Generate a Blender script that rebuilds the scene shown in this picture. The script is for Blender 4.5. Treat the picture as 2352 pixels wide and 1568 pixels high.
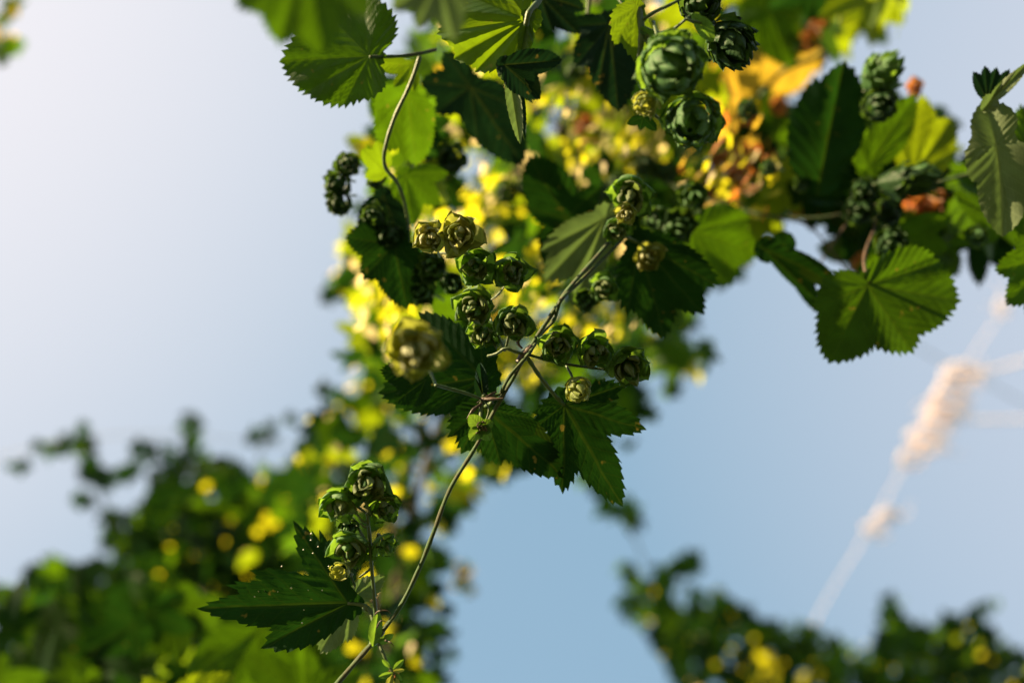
import bpy, math, random
import numpy as np
from mathutils import Vector, Matrix
for o in list(bpy.data.objects): bpy.data.objects.remove(o)
SC = bpy.context.scene; COL = SC.collection
R_ = math.radians
random.seed(7); RNG = np.random.default_rng(7)

# ------------------------------------------------------------------ camera
ELEV = R_(68); LENS = 35.0; FOCUS = 0.72; FSTOP = 2.1
CAM = Vector((0, 0, 1.45))
F = Vector((0, math.cos(ELEV), math.sin(ELEV))); RT = Vector((1, 0, 0)); UP = Vector((0, -math.sin(ELEV), math.cos(ELEV)))
ROT = Matrix((RT, UP, -F)).transposed()          # columns: right, up, towards the lens
cd = bpy.data.cameras.new('camera'); cam = bpy.data.objects.new('camera', cd); COL.objects.link(cam)
cam.location = CAM; cam.rotation_euler = ROT.to_euler()
cd.lens = LENS; cd.sensor_width = 36; cd.clip_start = 0.02; cd.clip_end = 500
cd.dof.use_dof = True; cd.dof.focus_distance = FOCUS; cd.dof.aperture_fstop = FSTOP; cd.dof.aperture_blades = 0
SC.camera = cam

# ------------------------------------------------------------------ light and sky
EXPOSURE = 2.2
SC.view_settings.view_transform = 'Standard'; SC.view_settings.look = 'None'
SC.view_settings.exposure = EXPOSURE; SC.view_settings.gamma = 1
sund = (RT * -0.80 + UP * 0.50 + F * 0.20).normalized()
SUN_EL = math.asin(sund.z); SUN_AZ = math.atan2(sund.x, sund.y)     # from +Y towards +X
sl = bpy.data.lights.new('sun', 'SUN'); sl.energy = 5.0; sl.angle = R_(0.5); sl.color = (1.0, 0.76, 0.42)
so = bpy.data.objects.new('sun', sl); COL.objects.link(so)
so.rotation_euler = (-sund).to_track_quat('-Z', 'Y').to_euler(); so.location = (-3, -1, 6)
W = bpy.data.worlds.new('World'); SC.world = W; W.use_nodes = True
wn, wl = W.node_tree.nodes, W.node_tree.links
wn.clear()
wo = wn.new('ShaderNodeOutputWorld'); bg = wn.new('ShaderNodeBackground')
sky = wn.new('ShaderNodeTexSky'); sky.sky_type = 'NISHITA'; sky.sun_disc = False
sky.sun_elevation = SUN_EL; sky.sun_rotation = SUN_AZ
sky.air_density = 1.0; sky.dust_density = 2.5; sky.ozone_density = 1.0
tc = wn.new('ShaderNodeTexCoord')
def wdot(v, lo, hi, p):
    d = wn.new('ShaderNodeVectorMath'); d.operation = 'DOT_PRODUCT'; wl.new(tc.outputs['Generated'], d.inputs[0]); d.inputs[1].default_value = v
    m = wn.new('ShaderNodeMapRange'); m.inputs['From Min'].default_value = lo; m.inputs['From Max'].default_value = hi
    wl.new(d.outputs['Value'], m.inputs['Value'])
    q = wn.new('ShaderNodeMath'); q.operation = 'POWER'; wl.new(m.outputs[0], q.inputs[0]); q.inputs[1].default_value = p
    return q.outputs[0]
def wmix(a, b, f, c=None):
    m = wn.new('ShaderNodeMix'); m.data_type = 'RGBA'
    if isinstance(a, tuple): m.inputs['A'].default_value = (*a, 1)
    else: wl.new(a, m.inputs['A'])
    m.inputs['B'].default_value = (*b, 1)
    if isinstance(f, float): m.inputs['Factor'].default_value = f
    else: wl.new(f, m.inputs['Factor'])
    return m.outputs['Result']
SKYK = 10.0                                            # Nishita values are ~10x; veil paints the sky's tint and glow in the same units
veil = lambda c: tuple(x * SKYK / 2 ** EXPOSURE for x in c)
base = wmix(sky.outputs[0], veil((0.30, 0.475, 0.62)), 0.90)
c1 = wmix(base, veil((0.97, 0.93, 0.96)), wdot(tuple((RT * -0.66 + UP * 0.42 + F * 0.62).normalized()), 0.55, 0.98, 1.25))
c2 = wmix(c1, veil((0.76, 0.77, 0.86)), wdot(tuple((RT * 0.80 + UP * 0.22 + F * 0.56).normalized()), 0.60, 1.05, 1.1))
wl.new(c2, bg.inputs[0]); bg.inputs[1].default_value = 1.0 / SKYK
wl.new(bg.outputs[0], wo.inputs[0])
SC.cycles.use_denoising = True
try: SC.cycles.denoiser = 'OPENIMAGEDENOISE'
except Exception: pass
SC.cycles.max_bounces = 8; SC.cycles.transmission_bounces = 6; SC.cycles.diffuse_bounces = 4
SC.cycles.caustics_reflective = False; SC.cycles.caustics_refractive = False
SC.cycles.sample_clamp_indirect = 6

# ------------------------------------------------------------------ helpers
KX = 36 / LENS / 2352                                  # metres per picture unit at depth 1 (picture 2352 x 1568)
def P(x, y, d):                                        # a point of the place seen at (x, y), d metres along the view
    return CAM + F * d + RT * ((x - 1176) * KX * d) - UP * ((y - 784) * KX * d)

def tag(o, label=None, cat=None, group=None, kind=None):
    if label: o['label'] = label
    if cat: o['category'] = cat
    if group: o['group'] = group
    if kind: o['kind'] = kind
    return o
def thing(name, loc, label, cat, group=None):
    o = bpy.data.objects.new(name, None); COL.objects.link(o); o.location = loc; o.empty_display_size = 0.05
    return tag(o, label, cat, group)
def world_loc(o):
    v = Vector(o.location); p = o.parent
    while p: v = p.matrix_basis @ v; p = p.parent
    return v
def mobj(name, me, parent=None, loc=(0, 0, 0), rot=None):
    """link a mesh whose origin is the world point loc (rotation rot) under parent"""
    o = bpy.data.objects.new(name, me); COL.objects.link(o)
    M = Matrix.Translation(loc) @ (rot.to_4x4() if rot else Matrix.Identity(4))
    if parent:
        Mp = Matrix.Identity(4); p = parent; ch = []
        while p: ch.append(p); p = p.parent
        for q in reversed(ch): Mp = Mp @ q.matrix_basis
        M = Mp.inverted() @ M; o.parent = parent
    o.matrix_basis = M
    return o
def mesh(name, V, Fc, mats, uv=None, mi=None, smooth=True):
    me = bpy.data.meshes.new(name); V = np.asarray(V, dtype=np.float32)
    Fc = [tuple(f) for f in Fc] if not isinstance(Fc, np.ndarray) else Fc
    if isinstance(Fc, np.ndarray):
        n, k = Fc.shape
        me.vertices.add(len(V)); me.vertices.foreach_set('co', V.ravel())
        me.loops.add(n * k); me.loops.foreach_set('vertex_index', Fc.ravel().astype(np.int32))
        me.polygons.add(n); me.polygons.foreach_set('loop_start', np.arange(0, n * k, k, dtype=np.int32))
        me.update(calc_edges=True)
    else: me.from_pydata([tuple(map(float, v)) for v in V], [], Fc)
    for m in (mats if isinstance(mats, (list, tuple)) else [mats]): me.materials.append(m)
    if smooth: me.polygons.foreach_set('use_smooth', np.ones(len(me.polygons), dtype=bool))
    if mi is not None: me.polygons.foreach_set('material_index', np.asarray(mi, dtype=np.int32))
    if uv is not None:
        l = me.uv_layers.new(name='UVMap'); l.data.foreach_set('uv', np.asarray(uv, dtype=np.float32).ravel())
    me.update(); return me

# ------------------------------------------------------------------ materials
def nmat(name):
    m = bpy.data.materials.new(name); m.use_nodes = True; m.node_tree.nodes.clear(); return m, m.node_tree.nodes, m.node_tree.links
def math_(n, l, op, a, b=None, c=None, clamp=False):
    q = n.new('ShaderNodeMath'); q.operation = op; q.use_clamp = clamp
    for i, v in enumerate((a, b, c)):
        if v is None: continue
        if isinstance(v, (int, float)): q.inputs[i].default_value = v
        else: l.new(v, q.inputs[i])
    return q.outputs[0]
def mixc(n, l, f, a, b, mode='MIX'):
    m = n.new('ShaderNodeMix'); m.data_type = 'RGBA'; m.blend_type = mode
    for key, v in (('Factor', f), ('A', a), ('B', b)):
        if isinstance(v, (int, float)): m.inputs[key].default_value = v
        elif isinstance(v, tuple): m.inputs[key].default_value = (*v, 1)
        else: l.new(v, m.inputs[key])
    return m.outputs['Result']
def maprange(n, l, v, a, b, c, d):
    m = n.new('ShaderNodeMapRange'); l.new(v, m.inputs['Value'])
    for k, x in zip(('From Min', 'From Max', 'To Min', 'To Max'), (a, b, c, d)): m.inputs[k].default_value = x
    return m.outputs[0]
def leaf_mat(name, upper, under, trans, veined=True, rough=0.5, tmix=0.5, spec=0.4, mott=42.0, nveins=7.5, blotch=0.8, holes=False):
    m, n, l = nmat(name)
    out = n.new('ShaderNodeOutputMaterial'); pr = n.new('ShaderNodeBsdfPrincipled'); tr = n.new('ShaderNodeBsdfTranslucent'); mx = n.new('ShaderNodeMixShader')
    geo = n.new('ShaderNodeNewGeometry'); tcn = n.new('ShaderNodeTexCoord'); oi = n.new('ShaderNodeObjectInfo')
    nz = n.new('ShaderNodeTexNoise'); nz.inputs['Scale'].default_value = mott; nz.inputs['Detail'].default_value = 3; l.new(geo.outputs['Position'], nz.inputs['Vector'])
    colr = mixc(n, l, geo.outputs['Backfacing'], under, upper)
    f = maprange(n, l, nz.outputs[0], 0.3, 0.7, 0.72, 1.25)
    rnd = maprange(n, l, oi.outputs['Random'], 0, 1, 0.85, 1.15)
    ff = math_(n, l, 'MULTIPLY', f, rnd)
    sc = n.new('ShaderNodeVectorMath'); sc.operation = 'SCALE'; l.new(colr, sc.inputs[0]); l.new(ff, sc.inputs['Scale'])
    st = n.new('ShaderNodeVectorMath'); st.operation = 'SCALE'; st.inputs[0].default_value = trans; l.new(ff, st.inputs['Scale'])
    cr, ct = sc.outputs[0], st.outputs[0]
    if veined:
        uv = n.new('ShaderNodeUVMap'); sx = n.new('ShaderNodeSeparateXYZ'); l.new(uv.outputs[0], sx.inputs[0])
        w1 = math_(n, l, 'MULTIPLY_ADD', nz.outputs[0], 0.10, -0.05)
        a, p = math_(n, l, 'ADD', sx.outputs[0], w1), math_(n, l, 'ABSOLUTE', math_(n, l, 'ADD', sx.outputs[1], math_(n, l, 'MULTIPLY', math_(n, l, 'MULTIPLY', w1, sx.outputs[0]), 1.1)))
        w = math_(n, l, 'MULTIPLY_ADD', a, -0.012, 0.019)
        main = maprange(n, l, math_(n, l, 'DIVIDE', p, w), 0.6, 1.4, 1, 0)
        s = math_(n, l, 'MULTIPLY', math_(n, l, 'SUBTRACT', a, math_(n, l, 'MULTIPLY', math_(n, l, 'POWER', p, 0.88), 0.85)), nveins)
        fr = math_(n, l, 'PINGPONG', s, 0.5)
        sec = maprange(n, l, fr, 0.02, 0.085, 1, 0)
        # fine tertiary network between the side veins
        t3 = math_(n, l, 'PINGPONG', math_(n, l, 'MULTIPLY', math_(n, l, 'ADD', p, math_(n, l, 'MULTIPLY', nz.outputs[0], 0.05)), 34.0), 0.5)
        ter = math_(n, l, 'MULTIPLY', maprange(n, l, t3, 0.03, 0.14, 1, 0), 0.3)
        v = math_(n, l, 'MAXIMUM', math_(n, l, 'MAXIMUM', main, math_(n, l, 'MULTIPLY', sec, 0.45)), ter, clamp=True)
        vr = mixc(n, l, math_(n, l, 'MULTIPLY', v, 0.6), cr, tuple(min(.5, c * 2.0 + .008) for c in under))
        vt = mixc(n, l, math_(n, l, 'MULTIPLY', v, 0.45), ct, (trans[0] * 0.45 + 0.03, trans[1] * 0.45 + 0.03, trans[2] * 0.5))
        # age blotches on the blade: dry brown-yellow spots
        nb = n.new('ShaderNodeTexNoise'); nb.inputs['Scale'].default_value = 100; nb.inputs['Detail'].default_value = 2; l.new(geo.outputs['Position'], nb.inputs['Vector'])
        bl = math_(n, l, 'MULTIPLY', maprange(n, l, nb.outputs[0], 0.70, 0.76, 0, 0.6), blotch, clamp=True)
        cr = mixc(n, l, bl, vr, (0.16, 0.10, 0.03)); ct = mixc(n, l, bl, vt, (0.30, 0.20, 0.03))
        bp = n.new('ShaderNodeBump'); bp.inputs['Strength'].default_value = 0.12; bp.inputs['Distance'].default_value = 0.0022
        hh = math_(n, l, 'ADD', math_(n, l, 'MULTIPLY', v, 0.6), math_(n, l, 'MULTIPLY', fr, -1.6))
        l.new(hh, bp.inputs['Height']); l.new(bp.outputs[0], pr.inputs['Normal']); l.new(bp.outputs[0], tr.inputs['Normal'])
    l.new(cr, pr.inputs['Base Color']); l.new(ct, tr.inputs['Color'])
    pr.inputs['Roughness'].default_value = rough; pr.inputs['Specular IOR Level'].default_value = spec
    mx.inputs[0].default_value = tmix; l.new(pr.outputs[0], mx.inputs[1]); l.new(tr.outputs[0], mx.inputs[2])
    if holes:                                          # small insect holes
        vo = n.new('ShaderNodeTexVoronoi'); vo.inputs['Scale'].default_value = 90; l.new(geo.outputs['Position'], vo.inputs['Vector'])
        sp = n.new('ShaderNodeSeparateColor'); l.new(vo.outputs['Color'], sp.inputs[0])
        hz = math_(n, l, 'MULTIPLY', math_(n, l, 'LESS_THAN', vo.outputs['Distance'], 0.16), math_(n, l, 'GREATER_THAN', sp.outputs[0], 0.90))
        tp = n.new('ShaderNodeBsdfTransparent'); m2 = n.new('ShaderNodeMixShader'); l.new(hz, m2.inputs[0]); l.new(mx.outputs[0], m2.inputs[1]); l.new(tp.outputs[0], m2.inputs[2]); mx = m2
    l.new(mx.outputs[0], out.inputs[0])
    return m
M = {}
M['green'] = leaf_mat('leaf_green', (0.014, 0.048, 0.008), (0.016, 0.052, 0.014), (0.075, 0.17, 0.002), spec=0.3)
M['mid'] = leaf_mat('leaf_mid_green', (0.012, 0.042, 0.009), (0.014, 0.046, 0.014), (0.045, 0.105, 0.002), spec=0.25)
M['limesoft'] = leaf_mat('leaf_soft_lime', (0.035, 0.08, 0.01), (0.035, 0.085, 0.02), (0.15, 0.25, 0.003))
M['dark'] = leaf_mat('leaf_shaded_green', (0.006, 0.026, 0.010), (0.006, 0.030, 0.013), (0.010, 0.040, 0.003), spec=0.10, rough=.65)  # green darkened to stand in for shade on hedges and front leaves
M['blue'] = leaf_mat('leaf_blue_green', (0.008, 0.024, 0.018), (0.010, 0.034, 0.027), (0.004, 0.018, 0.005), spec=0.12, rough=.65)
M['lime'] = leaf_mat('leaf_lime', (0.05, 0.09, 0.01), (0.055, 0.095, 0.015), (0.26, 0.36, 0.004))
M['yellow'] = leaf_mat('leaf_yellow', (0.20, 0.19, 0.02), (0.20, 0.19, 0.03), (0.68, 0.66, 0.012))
M['gold'] = leaf_mat('leaf_gold', (0.35, 0.22, 0.04), (0.32, 0.22, 0.06), (0.56, 0.38, 0.03))
M['rust'] = leaf_mat('leaf_rust', (0.25, 0.09, 0.03), (0.28, 0.12, 0.05), (0.60, 0.18, 0.02))
M['pale'] = leaf_mat('leaf_pale_underside', (0.06, 0.10, 0.04), (0.16, 0.21, 0.11), (0.07, 0.12, 0.03))
M['cone'] = leaf_mat('cone_green_bract', (0.12, 0.21, 0.09), (0.075, 0.17, 0.06), (0.15, 0.27, 0.02), nveins=5, mott=150, spec=.25, rough=.6, blotch=.5)
M['conepale'] = leaf_mat('cone_pale_lit_bract', (0.26, 0.28, 0.10), (0.18, 0.23, 0.06), (0.30, 0.32, 0.04), nveins=5, mott=150)  # pale bracts; the sunlit yellow of some cones is in this colour too
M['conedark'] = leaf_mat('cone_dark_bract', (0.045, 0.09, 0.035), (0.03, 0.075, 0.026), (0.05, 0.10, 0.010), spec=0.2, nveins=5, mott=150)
M['conerust'] = leaf_mat('cone_dried_bract', (0.34, 0.18, 0.09), (0.32, 0.16, 0.08), (0.55, 0.22, 0.05), nveins=5, mott=150)
def stem_mat(name, c1, c2, sc=90, rough=0.55):
    m, n, l = nmat(name)
    out = n.new('ShaderNodeOutputMaterial'); pr = n.new('ShaderNodeBsdfPrincipled'); tcn = n.new('ShaderNodeTexCoord')
    nz = n.new('ShaderNodeTexNoise'); nz.inputs['Scale'].default_value = sc; nz.inputs['Detail'].default_value = 4; l.new(tcn.outputs['Object'], nz.inputs['Vector'])
    c = mixc(n, l, maprange(n, l, nz.outputs[0], 0.4, 0.65, 0, 1), c1, c2)
    l.new(c, pr.inputs['Base Color']); pr.inputs['Roughness'].default_value = rough
    bp = n.new('ShaderNodeBump'); bp.inputs['Strength'].default_value = 0.4; bp.inputs['Distance'].default_value = 0.001
    n2 = n.new('ShaderNodeTexNoise'); n2.inputs['Scale'].default_value = sc * 5; l.new(tcn.outputs['Object'], n2.inputs['Vector'])
    l.new(n2.outputs[0], bp.inputs['Height']); l.new(bp.outputs[0], pr.inputs['Normal']); l.new(pr.outputs[0], out.inputs[0])
    return m
M['coneinner'] = leaf_mat('cone_inner_bract', (0.16, 0.20, 0.10), (0.15, 0.19, 0.095), (0.14, 0.20, 0.04), nveins=5, mott=150, spec=.2, rough=.65, blotch=.5)
M['coneinnerlit'] = leaf_mat('cone_inner_pale_lit_bract', (0.42, 0.42, 0.22), (0.36, 0.38, 0.18), (0.40, 0.38, 0.10), nveins=5, mott=150)  # inner bracts of the pale cones, sunlit paleness put into the colour
M['creamglint'] = leaf_mat('cream_glint_leaf', (0.55, 0.46, 0.25), (0.55, 0.46, 0.25), (0.85, 0.70, 0.35))  # pale colour stands in for blown-out highlights on sunlit leaves
M['stem'] = stem_mat('bine_stem', (0.022, 0.058, 0.012), (0.034, 0.034, 0.012), 120, 0.85)
M['stemgreen'] = stem_mat('green_stalk', (0.03, 0.065, 0.016), (0.05, 0.08, 0.022))
M['stembrown'] = stem_mat('brown_dry_stem', (0.07, 0.038, 0.02), (0.03, 0.018, 0.012))
M['bark'] = stem_mat('dark_bark', (0.03, 0.022, 0.016), (0.07, 0.05, 0.03), 25, 0.9)
M['twine'] = stem_mat('pale_twine', (0.85, 0.70, 0.64), (0.75, 0.58, 0.52), 30, 0.9)
M['wire'] = stem_mat('grey_wire', (0.20, 0.22, 0.25), (0.25, 0.26, 0.28), 30, 0.5)
M['grass'] = stem_mat('ground_grass', (0.05, 0.08, 0.02), (0.10, 0.08, 0.04), 3, 1.0)
M['speck'] = stem_mat('white_specks', (0.75, 0.75, 0.75), (0.6, 0.6, 0.6), 30, 0.8)
M['anther'] = stem_mat('dark_anthers', (0.03, 0.02, 0.01), (0.10, 0.07, 0.02), 300, 0.8)

# ------------------------------------------------------------------ leaf shapes
def lobe_r(theta, lobes):
    """largest radius inside the union of pointed lobes, for each angle theta; lobe = (angle, length, halfwidth)"""
    out = np.zeros_like(theta); which = np.zeros(len(theta), int)
    k = np.linspace(0.02, 1.0, 160)
    for i, (an, L, w) in enumerate(lobes):
        dth = (theta - an + np.pi) % (2 * np.pi) - np.pi
        r = k[None, :] * L
        al = r * np.cos(dth)[:, None] / L; pe = np.abs(r * np.sin(dth)[:, None]) / L
        a = np.clip(al, 0, 1)
        h = w * 1.9 * a ** 0.55 * (1 - a) ** 0.72
        ok = (al > 0) & (al < 1) & (pe <= h)
        rr = np.where(ok, r, 0).max(axis=1)
        m = rr > out; out = np.where(m, rr, out); which = np.where(m, i, which)
    return out
def leaf_geo(lobes, teeth=0.045, tooth_len=None, rings=9, seed=0, cup=0.0, fold=0.10, wave=0.07, droop=0.0, tilt=(0, 0), hires=True, core=0.16, main=None):
    """palmate leaf in the XY plane, stalk at the origin. returns V, F, uv(per corner)"""
    rs = np.random.default_rng(seed)
    Lm = max(l[1] for l in lobes)
    th = np.linspace(-np.pi, np.pi, 1441)[:-1]
    r = np.maximum(lobe_r(th, lobes), core * Lm * (0.55 + 0.45 * np.cos(0))) 
    pts = np.stack([r * np.cos(th), r * np.sin(th)], 1)
    seg = np.linalg.norm(np.roll(pts, -1, 0) - pts, axis=1); s = np.concatenate([[0], np.cumsum(seg)]); tot = s[-1]
    tl = tooth_len or Lm * 0.085
    nt = max(8, int(tot / tl))
    edges = np.sort((np.arange(nt) + rs.uniform(-0.22, 0.22, nt)) / nt * tot)
    tips = np.array([[l[1] * math.cos(l[0]), l[1] * math.sin(l[0])] for l in lobes])
    # put a tooth at each lobe tip
    for i in range(len(lobes)):
        j = np.argmin(((pts - tips[i]) ** 2).sum(1)); kk = np.argmin(np.abs(edges - s[j])); edges[kk] = s[j]
    edges = np.sort(edges)
    P2 = np.vstack([pts, pts[:1]])
    def at(q):
        q = np.mod(q, tot); return np.stack([np.interp(q, s, P2[:, 0]), np.interp(q, s, P2[:, 1])], -1)
    out = []
    sub = (0.0, 0.22, 0.5, 0.78) if hires else (0.0, 0.5)
    for i in range(nt):
        a, b = edges[i], edges[(i + 1) % nt] + (tot if i == nt - 1 else 0)
        am = 0.6 + 0.7 * rs.random()
        for q in sub:
            p = at(a + (b - a) * q); rad = np.linalg.norm(p) + 1e-9
            e = {0.0: 1.0, 0.22: 0.15, 0.5: -0.75, 0.78: 0.1}[q] if hires else {0.0: 1.0, 0.5: -0.8}[q]
            out.append(p * (1 + teeth * Lm / max(rad, Lm * 0.3) * e * am))
    out = np.array(out); N = len(out)
    # points near the stalk keep a plain edge
    fr = (np.linspace(0, 1, rings + 1)[1:]) ** 0.85
    V2 = np.vstack([[[0, 0]]] + [out * f for f in fr])
    Fq = [(0, 1 + i, 1 + (i + 1) % N, 0) for i in range(N)]
    tri = [(0, 1 + i, 1 + (i + 1) % N) for i in range(N)]
    quads = []
    for k in range(rings - 1):
        b0, b1 = 1 + k * N, 1 + (k + 1) * N
        for i in range(N):
            j = (i + 1) % N; quads.append((b0 + i, b1 + i, b1 + j, b0 + j))
    faces = tri + quads
    # lobe coordinates
    an = np.array([l[0] for l in lobes[:main]]); Ls = np.array([l[1] for l in lobes[:main]])
    ca, sa = np.cos(an), np.sin(an)
    def lc(p):
        al = (p[:, 0:1] * ca + p[:, 1:2] * sa); pe = (-p[:, 0:1] * sa + p[:, 1:2] * ca)
        ang = np.abs(np.arctan2(pe, al)); return al / Ls, pe / Ls, ang
    al, pe, ang = lc(V2)
    near = ang.argmin(1); idx = np.arange(len(V2))
    # depth: crease along main veins (smooth min), quilting between side veins, cup, wave, droop of the tips
    d = np.min(np.abs(pe) * Ls, axis=1) / Lm
    rr = np.linalg.norm(V2, axis=1) / Lm
    a1 = al[idx, near]; p1 = np.abs(pe[idx, near])
    z = fold * (1 - np.exp(-d * 9)) / 9 * 1.9 - cup * rr ** 2 - droop * np.maximum(0, V2 @ np.array([ca[0], sa[0]]) / Lm) ** 2
    thv = np.arctan2(V2[:, 1], V2[:, 0])
    ph = rs.uniform(0, 6.28, 4)
    z += wave * rr ** 1.5 * (np.sin(3 * thv + ph[0]) * 0.6 + np.sin(5 * thv + ph[1]) * 0.45 + np.sin(9 * thv + ph[2]) * 0.22 * rr + np.sin(17 * thv + ph[3]) * 0.14 * rr)
    z += 0.005 * np.cos((a1 - 0.85 * p1) * 7.5 * 2 * np.pi) * np.minimum(1, p1 * 12) * -1
    V = np.column_stack([V2, z * Lm])
    V[:, 2] += tilt[0] * V[:, 0] + tilt[1] * V[:, 1]
    # uv per corner, each face wholly on one lobe
    uv = []
    for f in faces:
        c = V2[list(f)].mean(0, keepdims=True); k = lc(c)[2].argmin()
        for i in f: uv.append((al[i, k], pe[i, k]))
    return V, faces, uv

def leaf_px(parent, name, base, d, lobes, mat, tilt=(0, 0), pet=None, seed=None, label=None, **kw):
    """a leaf standing at depth d: stalk joint at base, each lobe tip seen at (x, y) with half width w (in lobe lengths)"""
    s = KX * d; bx, by = base
    L = [(math.atan2(-(ty - by), tx - bx), math.hypot(tx - bx, ty - by) * s, w) for tx, ty, w in lobes]
    sd = seed if seed is not None else int(bx * 7 + by * 13)
    V, Fc, uv = leaf_geo(L, seed=sd, tilt=tilt, **kw)
    me = mesh(name, V, Fc, M[mat], uv)
    loc = P(bx, by, d)
    o = mobj(name, me, parent, loc, ROT)
    if label: o['label'] = label
    if pet: tube('petiole', [loc] + [P(*q) for q in pet], [0.0013, 0.0017], M['stemgreen'], o)
    return o

def tube(name, pts, rad, mat, parent=None, n=8, step=5, wob=0.0):
    """smooth tapering tube through world points"""
    pts = [Vector(p) for p in pts]; k = len(pts)
    rads = np.interp(np.linspace(0, 1, k), np.linspace(0, 1, len(rad)), rad)
    Q, Rr = [], []
    for i in range(k - 1):
        p0, p1, p2, p3 = pts[max(i - 1, 0)], pts[i], pts[i + 1], pts[min(i + 2, k - 1)]
        for j in range(step):
            t = j / step
            Q.append(0.5 * ((2 * p1) + (p2 - p0) * t + (2 * p0 - 5 * p1 + 4 * p2 - p3) * t * t + (-p0 + 3 * p1 - 3 * p2 + p3) * t ** 3))
            Rr.append(rads[i] * (1 - t) + rads[i + 1] * t)
    Q.append(pts[-1]); Rr.append(rads[-1])
    V, Fc = [], []
    O = Q[0]; ref = Vector((0.3, 0.5, 0.8)).normalized()
    for i, q in enumerate(Q):
        tg = (Q[min(i + 1, len(Q) - 1)] - Q[max(i - 1, 0)]).normalized()
        a = tg.cross(ref).normalized(); b = tg.cross(a); ref = b.cross(tg) if False else ref
        for j in range(n):
            th = 2 * math.pi * j / n + i * wob
            rr = Rr[i] * (1 + 0.12 * math.cos(3 * th) + 0.10 * math.sin(i * 1.7 + O.x * 90) + 0.08 * math.sin(i * 0.6 + j))
            V.append(q - O + (a * math.cos(th) + b * math.sin(th)) * rr)
    for i in range(len(Q) - 1):
        for j in range(n):
            jj = (j + 1) % n; Fc.append((i * n + j, (i + 1) * n + j, (i + 1) * n + jj, i * n + jj))
    Fc.append(tuple(range(n))); Fc.append(tuple((len(Q) - 1) * n + j for j in reversed(range(n))))
    return mobj(name, mesh(name, V, Fc, mat), parent, O)

# ------------------------------------------------------------------ hop cones
def bract(rs, R, Lc, s0, th0, ln, hw, flare, off, V, Fc, uv, nu=6, nv=8, mi=None, curl=0.2):
    b0 = len(V); tw = rs.uniform(-0.25, 0.25); keel = rs.uniform(0.03, 0.09); sk = rs.uniform(-0.12, 0.12)
    rag = rs.uniform(-1, 1, 2)
    for iv in range(nv + 1):
        v = iv / nv; s = s0 + v * ln
        prof = R * math.sin(math.pi * min(0.97, 0.13 + 0.80 * s)) ** 0.75
        w = hw * 2.0 * (v + 0.10) ** 0.5 * (1.0 - v) ** 0.62 + 0.004
        for iu in range(nu + 1):
            u = -1 + 2 * iu / nu
            rad = prof * (0.80 + off) + flare * R * v ** 2.2 - curl * R * 0.5 * max(0, v - 0.75) * 2
            rad *= 1 + keel * (1 - abs(u)) - 0.07 * u * u * (1 - v) + 0.05 * math.sin(u * 5 + rag[0] * 3) * v + 0.035 * math.sin(u * 11 + rag[1] * 5) * v
            th = th0 + u * w * (1 + 0.12 * math.sin(7 * v + rag[1])) + tw * v * 0.4
            z = Lc * (s - 0.10 * u * u * v) + 0.03 * Lc * rag[0] * v + sk * u * Lc * v * 0.4
            V.append((rad * math.cos(th), rad * math.sin(th), z))
    for iv in range(nv):
        for iu in range(nu):
            a = b0 + iv * (nu + 1) + iu
            Fc.append((a, a + 1, a + nu + 2, a + nu + 1))
            for (x, y) in ((iu, iv), (iu + 1, iv), (iu + 1, iv + 1), (iu, iv + 1)):
                uv.append((y / nv, (x / nu - 0.5) * 0.5))
def cone_mesh(name, seed, R=0.0125, Lc=0.026, mat='cone', rows=6, flare=0.30, detail=True):
    rs = np.random.default_rng(seed); V, Fc, uv = [], [], []
    th = rs.uniform(0, 6.28)
    for k in range(rows):
        t = k / (rows - 1)
        m = (5, 5, 5, 4, 4, 3, 3, 3)[min(k, 7)] if k < rows - 2 else 3
        s0 = -0.02 + 0.66 * t
        th += math.pi / m + rs.uniform(-0.2, 0.2)
        for j in range(m):
            bract(rs, R * (1.0 - 0.12 * t), Lc, s0 + rs.uniform(-0.02, 0.02), th + 2 * math.pi * j / m + rs.uniform(-0.16, 0.16),
                  (0.44 - 0.10 * t) * rs.uniform(0.88, 1.12), 0.66 * rs.uniform(0.85, 1.15) * (1 - 0.15 * t), flare * (1 - 0.75 * t) * rs.uniform(0.5, 1.4),
                  0.14 * (1 - t) * (1 if j % 2 else 0.7), V, Fc, uv, *((6, 8) if detail else (4, 4)))
    # core
    b0 = len(V); nn = 8
    for i in range(6):
        s = i / 5
        for j in range(nn):
            a = 2 * math.pi * j / nn; r = R * 0.55 * math.sin(math.pi * (0.08 + 0.85 * s)); V.append((r * math.cos(a), r * math.sin(a), Lc * (0.02 + 0.80 * s)))
    for i in range(5):
        for j in range(nn):
            jj = (j + 1) % nn; Fc.append((b0 + i * nn + j, b0 + i * nn + jj, b0 + (i + 1) * nn + jj, b0 + (i + 1) * nn + j)); uv += [(0.5, 0.2)] * 4
    return mesh(name, V, Fc, M[mat], uv)
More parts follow.
